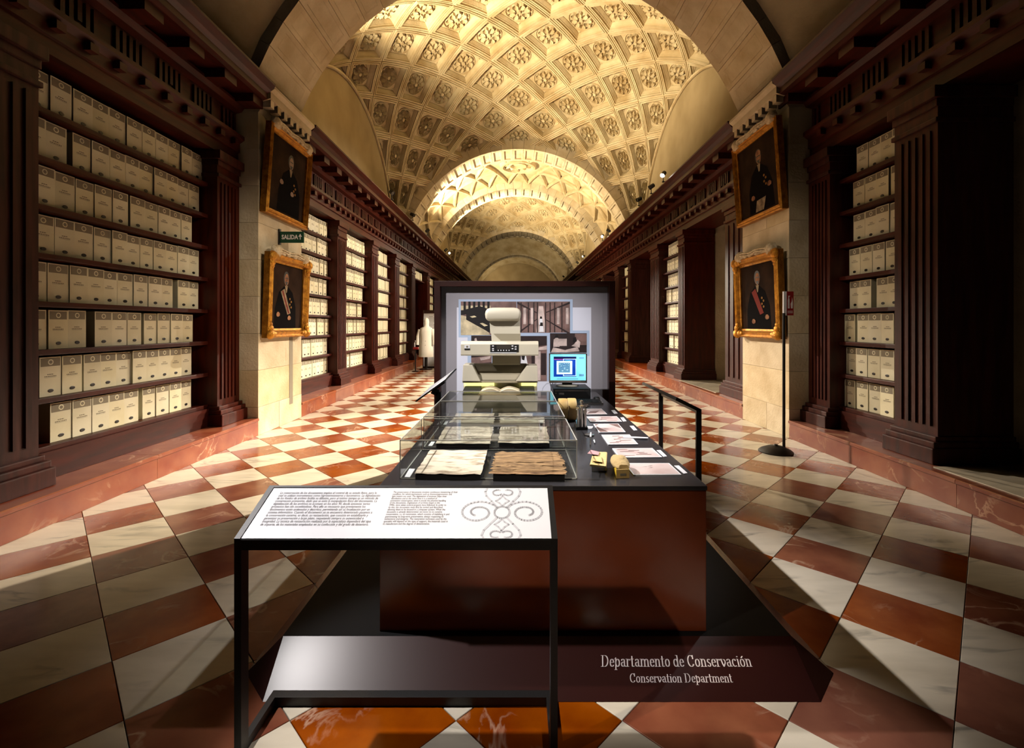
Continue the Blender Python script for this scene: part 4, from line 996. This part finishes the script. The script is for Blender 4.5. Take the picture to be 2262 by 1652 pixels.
MB().box(X_(1026, Yb), X_(1038, Yb), Yb - .002, Yb, Z_(773, Yb), Z_(762, Yb)).build('badge', M['white'], cb); MB().box(X_(1026, Yb), X_(1038, Yb), Yb - .003, Yb, Z_(773, Yb), Z_(769.5, Yb)).build('badge_print', M['backing'], cb)
MB().lathe([(.010, 0), (.010, .002)], (X_(1032, Yb), Yb - .003, Z_(765.8, Yb)), 12, 'y').build('badge_emblem', M['ink'], cb)
# head column and rounded hood
col = [[(X_(a), y, Z_(c)) for a, y in ((x0, SY), (x1, SY), (x1, SY + .3), (x0, SY + .3))] for x0, x1, c in ((1086, 1150, 754), (1085, 1150, 737), (1083, 1149, 736), (1081, 1149, 700))]
MB().loft(col).build('column', M['beige'], t, bev=.004)
MB().add([(X_(1090), SY - .002, Z_(737)), (X_(1149), SY - .002, Z_(737)), (X_(1149), SY - .002, Z_(752)), (X_(1106), SY - .002, Z_(752))], [(0, 1, 2, 3)]).build('chamfer', M['beige_d'], t)
rings = []
for ins, c in ((6, 709), (2, 706), (0, 702), (-1, 694), (0, 688), (3, 683), (8, 680.5), (14, 679.5)):
    x0, x1, y0, y1 = X_(1073 + ins), X_(1150 - ins), SY - .06 + ins * .003, SY + .34 - ins * .003; r = .03; R = []
    for cx_, cy_, a in ((x1 - r, y0 + r, -90), (x1 - r, y1 - r, 0), (x0 + r, y1 - r, 90), (x0 + r, y0 + r, 180)):
        for k in range(4): an = math.radians(a + 30 * k); R.append((cx_ + r * math.cos(an), cy_ + r * math.sin(an), Z_(c)))
    rings.append(R)
MB().loft(rings).build('head', M['beige'], t, smooth=50)
# open book on the scanner
bk = thing('open_book', 'old open book with cream pages lying under the scanner', 'book', (X_(1105), 4.43, Z_(868) + .002))
W1 = .19; rings = []
for i in range(2):
    sgn = -1 if i == 0 else 1; top = []; bot = []
    for k in range(9):
        f = k / 8; x = sgn * f * W1; z = .012 + .055 * math.sin(min(f * 2.6, PI * .92)) * (1 - .55 * f) + .012 * (1 - f)
        top.append((x, z)); bot.append((x, .008))
    MB().loft([[(x, -.10, z) for x, z in top] + [(x, -.10, z) for x, z in bot[::-1]], [(x, .12, z) for x, z in top] + [(x, .12, z) for x, z in bot[::-1]]]).build('pages', M['cream_page'], bk, smooth=40)
MB().box(-W1 - .01, W1 + .01, -.105, .125, .001, .008).build('cover', M['vellum'], bk)

# ------------------------------------------------------------------ computer
t = thing('desktop_computer', 'flat black desktop computer case under the monitor', 'computer', (0, 0, 0)); CYf = 5.08
MB().box(X_(1222, CYf), X_(1305, CYf), CYf, CYf + .40, TZ + .001, TZ + .115).build('case', M['black'], t, bev=.006)
MB().box(X_(1234, CYf), X_(1246, CYf), CYf - .003, CYf + .001, TZ + .045, TZ + .07).build('badge', M['steel'], t)
MB().lathe([(.006, 0), (.006, .003)], (X_(1228, CYf), CYf - .003, TZ + .065), 8, 'y').build('power_button', M['steel'], t)
MB().box(X_(1222, CYf) + .02, X_(1305, CYf) - .02, CYf - .002, CYf + .001, TZ + .09, TZ + .094).build('slot', M['steel'], t)
MY = 5.24; Xm = lambda p: X_(p, MY); Zm = lambda p: Z_(p, MY)
t = thing('monitor', 'flat monitor showing a scanned page in cyan and blue', 'monitor', (0, 0, 0))
MB().lathe([(.13, 0), (.13, .008), (.11, .016), (.03, .02)], (Xm(1254), MY + .08, TZ + .116), 24, 'z', 1, .75).build('base', M['beige'], t, smooth=50)
MB().box(Xm(1243), Xm(1265), MY + .05, MY + .08, TZ + .13, Zm(838)).build('stand', M['black'], t, bev=.004)
MB().box(Xm(1213), Xm(1297), MY, MY + .055, Zm(846), Zm(780.5)).build('bezel', M['steel'], t, bev=.006)
sc = MB().box(Xm(1215.5), Xm(1294), MY - .002, MY + .002, Zm(840), Zm(782.5)).build('screen', M['scr_cyan'], t)
def scr(nm, m, pts, k): MB().poly([(Xm(a), MY - .0025 - .0006 * k, Zm(c)) for a, c in pts]).build(nm, M[m], sc)
R4 = lambda a, b_, c, d: [(a, d), (b_, d), (b_, c), (a, c)]
scr('window', 'scr_blue', R4(1223, 1273, 787.5, 832), 0); scr('title_bar', 'scr_navy', R4(1223, 1273, 787.5, 793), 1); scr('window_rule', 'scr_pink', R4(1224, 1244, 793, 794.2), 2)
for q in (R4(1244, 1272.5, 792.5, 793.6), R4(1271.4, 1272.5, 792.5, 830), R4(1244, 1272.5, 829.4, 830.5), R4(1244, 1245.2, 792.5, 798), R4(1244, 1245.2, 826, 830.5)): scr('selection_line', 'scr_white', q, 3)
scr('page', 'scr_white', R4(1229.5, 1264, 797, 826.5), 4); scr('page_mark', 'scr_cyan', R4(1248, 1260, 796, 798), 5)
scr('drawing', 'scr_grey', R4(1234, 1259, 801, 822.5), 5)
for k in range(26):
    a, c = random.uniform(1235, 1255), random.uniform(802, 820); scr('drawing_line', random.choice(['scr_white', 'scr_white', 'scr_blue']), [(a, c), (a + random.uniform(1, 4), c + random.uniform(-1, 1)), (a + random.uniform(0, 3), c + random.uniform(.6, 2))], 6 + .1 * k)
scr('side_bar', 'scr_grey', R4(1279, 1290, 789, 792), 1); scr('side_bar', 'scr_grey', R4(1279, 1290, 826, 831), 1); scr('status_bar', 'scr_grey', R4(1230, 1277, 836, 837.5), 1)
# keyboard and mouse
t = thing('keyboard', 'black keyboard with grey front edge before the computer case', 'keyboard', (0, 0, 0))
k0, k1 = tab(1236, 893), tab(1333, 893); MB().hexa([(k0.x, k0.y, TZ + .001), (k1.x, k1.y, TZ + .001), (k1.x, k1.y + .15, TZ + .001), (k0.x, k0.y + .15, TZ + .001)], [(k0.x, k0.y, TZ + .014), (k1.x, k1.y, TZ + .014), (k1.x, k1.y + .15, TZ + .026), (k0.x, k0.y + .15, TZ + .026)]).build('tray', M['steel'], t)
km = MB().box(-.0085, .0085, -.0085, .0085, 0, .007).mesh('key'); km.materials.append(M['black'])
for r in range(5):
    for c_ in range(21):
        o = link('key', km, None, t); o.location = (k0.x + .022 + c_ * (k1.x - k0.x - .044) / 20, k0.y + .03 + r * .026, TZ + .0165 + .0021 * r)
t = thing('mouse', 'black computer mouse beside the computer case', 'mouse', tuple(tab(1318, 883)))
rings = [[(r * .034 * math.cos(a), r * .055 * math.sin(a), .001 + z) for a in [2 * PI * k / 16 for k in range(16)]] for r, z in ((1, 0), (1.02, .012), (.85, .026), (.45, .034), (.1, .036))]
MB().loft(rings).build('shell', M['black'], t, smooth=60); MB().box(-.003, .003, -.045, -.02, .028, .038).build('wheel', M['steel'], t)
cab = tab(1222, 868); MB().tube([(cab.x - .01 - .02 * math.sin(k), cab.y + .05 + .03 * k, TZ + .008 + .15 * abs(math.sin(k * .55))) for k in range(9)], .005, 6).build('cable', M['lamp_black'], None, smooth=60, label='loose dark cable looping behind the monitor', category='cable')

# ------------------------------------------------------------------ exhibition panel behind the table
PY = 5.76; Xp = lambda p: X_(p, PY); Zp = lambda p: Z_(p, PY)
t = thing('exhibition_panel', 'large grey panel in a dark wooden frame with a photo collage behind the table', 'panel', (0, 0, 0))
for nm, q in (('frame_side', (962, 975, 622, 0)), ('frame_side', (1342, 1355.5, 622, 0)), ('frame_top', (975, 1342, 622, 634))):
    z0 = .122 if q[3] == 0 else Zp(q[3]); MB().box(Xp(q[0]), Xp(q[1]), PY - .10, PY + .08, z0, Zp(q[2])).build(nm, M['panel_wood'], t, bev=.004)
bd = MB().box(Xp(975), Xp(1342), PY, PY + .06, .122, Zp(634)).build('board', M['panel_grey'], t)
def pp(nm, m, pts, k, par=bd): return MB().poly([(Xp(a), PY - .0012 - .0008 * k, Zp(c)) for a, c in pts]).build(nm, M[m], par)
pp('light_patch', 'sheet', R4(1009, 1306, 679, 905), 0)  # patch of light on the board, painted as a paler rectangle
pp('blue_border', 'blue', [(1013, 661), (1265, 661), (1265, 730), (1302, 730), (1302, 786), (1216, 786), (1216, 842), (1033, 842), (1033, 745), (1013, 745)], 1)
ph = [pp('collage_photo', m, R4(*q), 2) for m, q in (('sepia_m', (1018, 1141, 666, 740)), ('sepia_m', (1142, 1259, 666, 735)), ('sepia_d', (1041, 1086, 741, 806)), ('sepia_m', (1150, 1208, 742, 842)), ('sepia_d', (1215, 1296, 736, 779)))]
d = lambda nm, m, pts, k, i: pp(nm, m, pts, k, ph[i])
d('photo_floor', 'cream', [(1018, 740), (1018, 696), (1035, 700), (1080, 735), (1082, 740)], 3, 0); d('photo_desk', 'sepia_x', [(1018, 686), (1060, 676), (1084, 684), (1084, 736), (1030, 706), (1030, 694), (1018, 696)], 4, 0)
d('photo_sky', 'cream', R4(1018, 1084, 675, 685), 3, 0)
for k in range(6): d('photo_post', 'sepia_x', R4(1024 + 10.5 * k, 1029 + 10.5 * k, 666, 686), 5, 0)
d('photo_paper', 'cream', [(1038, 699), (1048, 697), (1053, 700), (1043, 702)], 6, 0); d('photo_paper', 'cream', [(1060, 714), (1066, 713), (1078, 719), (1070, 721)], 6, 0)
for x0, x1, a, b_ in ((1142, 1186, 666, 690), (1142, 1186, 735, 704), (1259, 1204, 666, 690), (1259, 1204, 735, 704)): d('photo_shelf', 'sepia_d', [(x0, a), (x1, b_), (x1, b_ + 2), (x0, a + 5)], 3, 1)
for x in (1150, 1166, 1178, 1186, 1204, 1214, 1224, 1240): d('photo_upright', 'sepia_d', R4(x, x + 2.4, 668, 734), 3.5, 1)
for x in (1156, 1172, 1230, 1250): d('photo_files', 'sepia_l', R4(x, x + 6, 680, 716), 3.2, 1)
d('photo_aisle', 'sepia_l', [(1184, 734), (1206, 734), (1200, 676), (1190, 676)], 3, 1)
for (a, c, s_) in ((1195, 708, 1), (1196, 724, 1.3)):
    d('photo_coat', 'white', [(a - 4 * s_, c + 9), (a + 4 * s_, c + 9), (a + 3 * s_, c - 4), (a - 3 * s_, c - 4)], 5, 1); d('photo_head', 'sepia_x', [(a - 2.4 * s_, c - 4), (a + 2.4 * s_, c - 4), (a + 2 * s_, c - 9 * s_), (a - 2 * s_, c - 9 * s_)], 6, 1)
d('photo_hand', 'sepia_l', [(1048, 748), (1052, 746), (1055, 756), (1049, 756)], 3, 2); d('photo_pages', 'sepia_m', [(1041, 790), (1086, 785), (1086, 800), (1041, 804)], 3, 2); d('photo_pages', 'sepia_l', [(1060, 790), (1084, 786), (1082, 792), (1062, 796)], 4, 2)
d('photo_ceiling', 'sepia_d', [(1150, 742), (1208, 742), (1208, 762), (1180, 766), (1150, 762)], 3, 3); d('photo_lights', 'sepia_l', [(1186, 768), (1208, 764), (1208, 772), (1186, 774)], 4, 3)
d('photo_coat', 'white', [(1150, 806), (1166, 806), (1162, 786), (1152, 786)], 4, 3); d('photo_head', 'sepia_x', [(1153, 794), (1158, 796), (1160, 784), (1152, 784)], 5, 3)
d('photo_door', 'sepia_d', R4(1174, 1181, 784, 805), 4, 3); d('photo_door', 'sepia_d', R4(1195, 1206, 780, 828), 4, 3); d('photo_wall', 'sepia_l', R4(1182, 1194, 776, 840), 4, 3)
d('photo_shelves', 'sepia_m', R4(1270, 1296, 737, 762), 3, 4); d('photo_pages', 'sepia_l', [(1217, 778), (1222, 767), (1248, 773), (1276, 766), (1280, 776), (1250, 778)], 4, 4)
d('photo_coat', 'sepia_l', [(1222, 766), (1223, 750), (1230, 744), (1236, 750), (1236, 766)], 4, 4); d('photo_head', 'sepia_x', [(1225, 746), (1232, 746), (1233, 740), (1228, 739)], 5, 4)
d('photo_folio', 'sepia_l', R4(1233, 1252, 748, 764), 6, 4); d('photo_coat', 'sepia_l', [(1262, 764), (1280, 768), (1282, 756), (1276, 750), (1268, 760)], 4, 4); d('photo_head', 'sepia_x', [(1266, 757), (1274, 754), (1272, 744), (1266, 746)], 5, 4)
text('— ··· — — ··· —', 'caption', M['text'], bd, .02, (Xp(1272), PY - .003, Zp(846)), (PI / 2, 0, 0))

# ------------------------------------------------------------------ white coat and its board, far left
cy0 = 17.45; cx0 = X_(941, cy0)
t = thing('white_coat_stand', 'long white coat with hood on a short black stand far down the left aisle', 'coat', (cx0, cy0, 0))
MB().lathe([(.24, 0), (.24, .015), (.06, .03), (.06, .04)], (0, 0, .001), 20).build('base', M['lamp_black'], t)
MB().lathe([(.06, .03), (.06, .50)], (0, 0, 0), 10).build('post', M['lamp_black'], t)
rings = [[(rx * math.cos(a) + ox, ry * math.sin(a), z) for a in [2 * PI * k / 16 for k in range(16)]] for z, rx, ry, ox in ((.46, .27, .2, 0), (.8, .26, .19, 0), (1.15, .23, .17, 0), (1.4, .25, .17, 0), (1.52, .22, .15, .01), (1.58, .1, .1, .02), (1.66, .085, .1, .02), (1.76, .1, .11, .02), (1.86, .07, .08, .02), (1.9, .02, .02, .02))]
MB().loft(rings).build('coat', M['coat'], t, smooth=60)
for sx in (-1, 1): MB().tube([(sx * .22, 0, 1.47), (sx * .29, -.02, 1.2), (sx * .30, -.06, .9)], [.075, .07, .065], 10).build('sleeve', M['coat'], t, smooth=60)
for k in range(4): MB().lathe([(.012, 0), (.012, -.006)], (.01, -.185 + .012 * k, .9 + .15 * k), 8, 'y').build('button', M['ink'], t)
t = thing('text_board', 'white text board in dark frame standing behind the white coat', 'board', (0, 0, 0)); BY = 18.0
MB().box(X_(936, BY), X_(975, BY), BY, BY + .06, .02, Z_(692, BY)).build('board', M['white'], t)
MB().box(X_(937, BY), X_(975, BY), BY - .02, BY + .07, Z_(692, BY), Z_(685, BY)).build('top_rail', M['panel_wood'], t); MB().box(X_(934, BY), X_(936, BY), BY - .02, BY + .07, .001, Z_(685, BY)).build('side_rail', M['panel_wood'], t); MB().box(X_(934, BY), X_(975, BY), BY - .02, BY + .07, .001, .06).build('foot', M['lamp_black'], t)
tl = MB()
for k in range(22): tl.box(X_(948, BY), X_(948, BY) + random.uniform(.15, .24), BY - .002, BY, 1.95 - k * .05, 1.965 - k * .05)
tl.build('printed_text', M['ink'], t, kind='stuff')
t = thing('bench_microscope', 'small red and white instrument on a stand left of the white coat', 'instrument', (X_(918, 16.6), 16.6, 0))
MB().lathe([(.12, 0), (.12, .02), (.02, .03), (.02, .78)], (0, 0, .001), 12).build('stand', M['lamp_black'], t); MB().box(-.08, .10, -.06, .06, .78, .86).build('body', M['signred'], t, bev=.01)
MB().tube([(-.03, 0, .86), (-.035, 0, 1.0), (0, -.02, 1.08)], .02, 8).build('tube', M['white'], t)
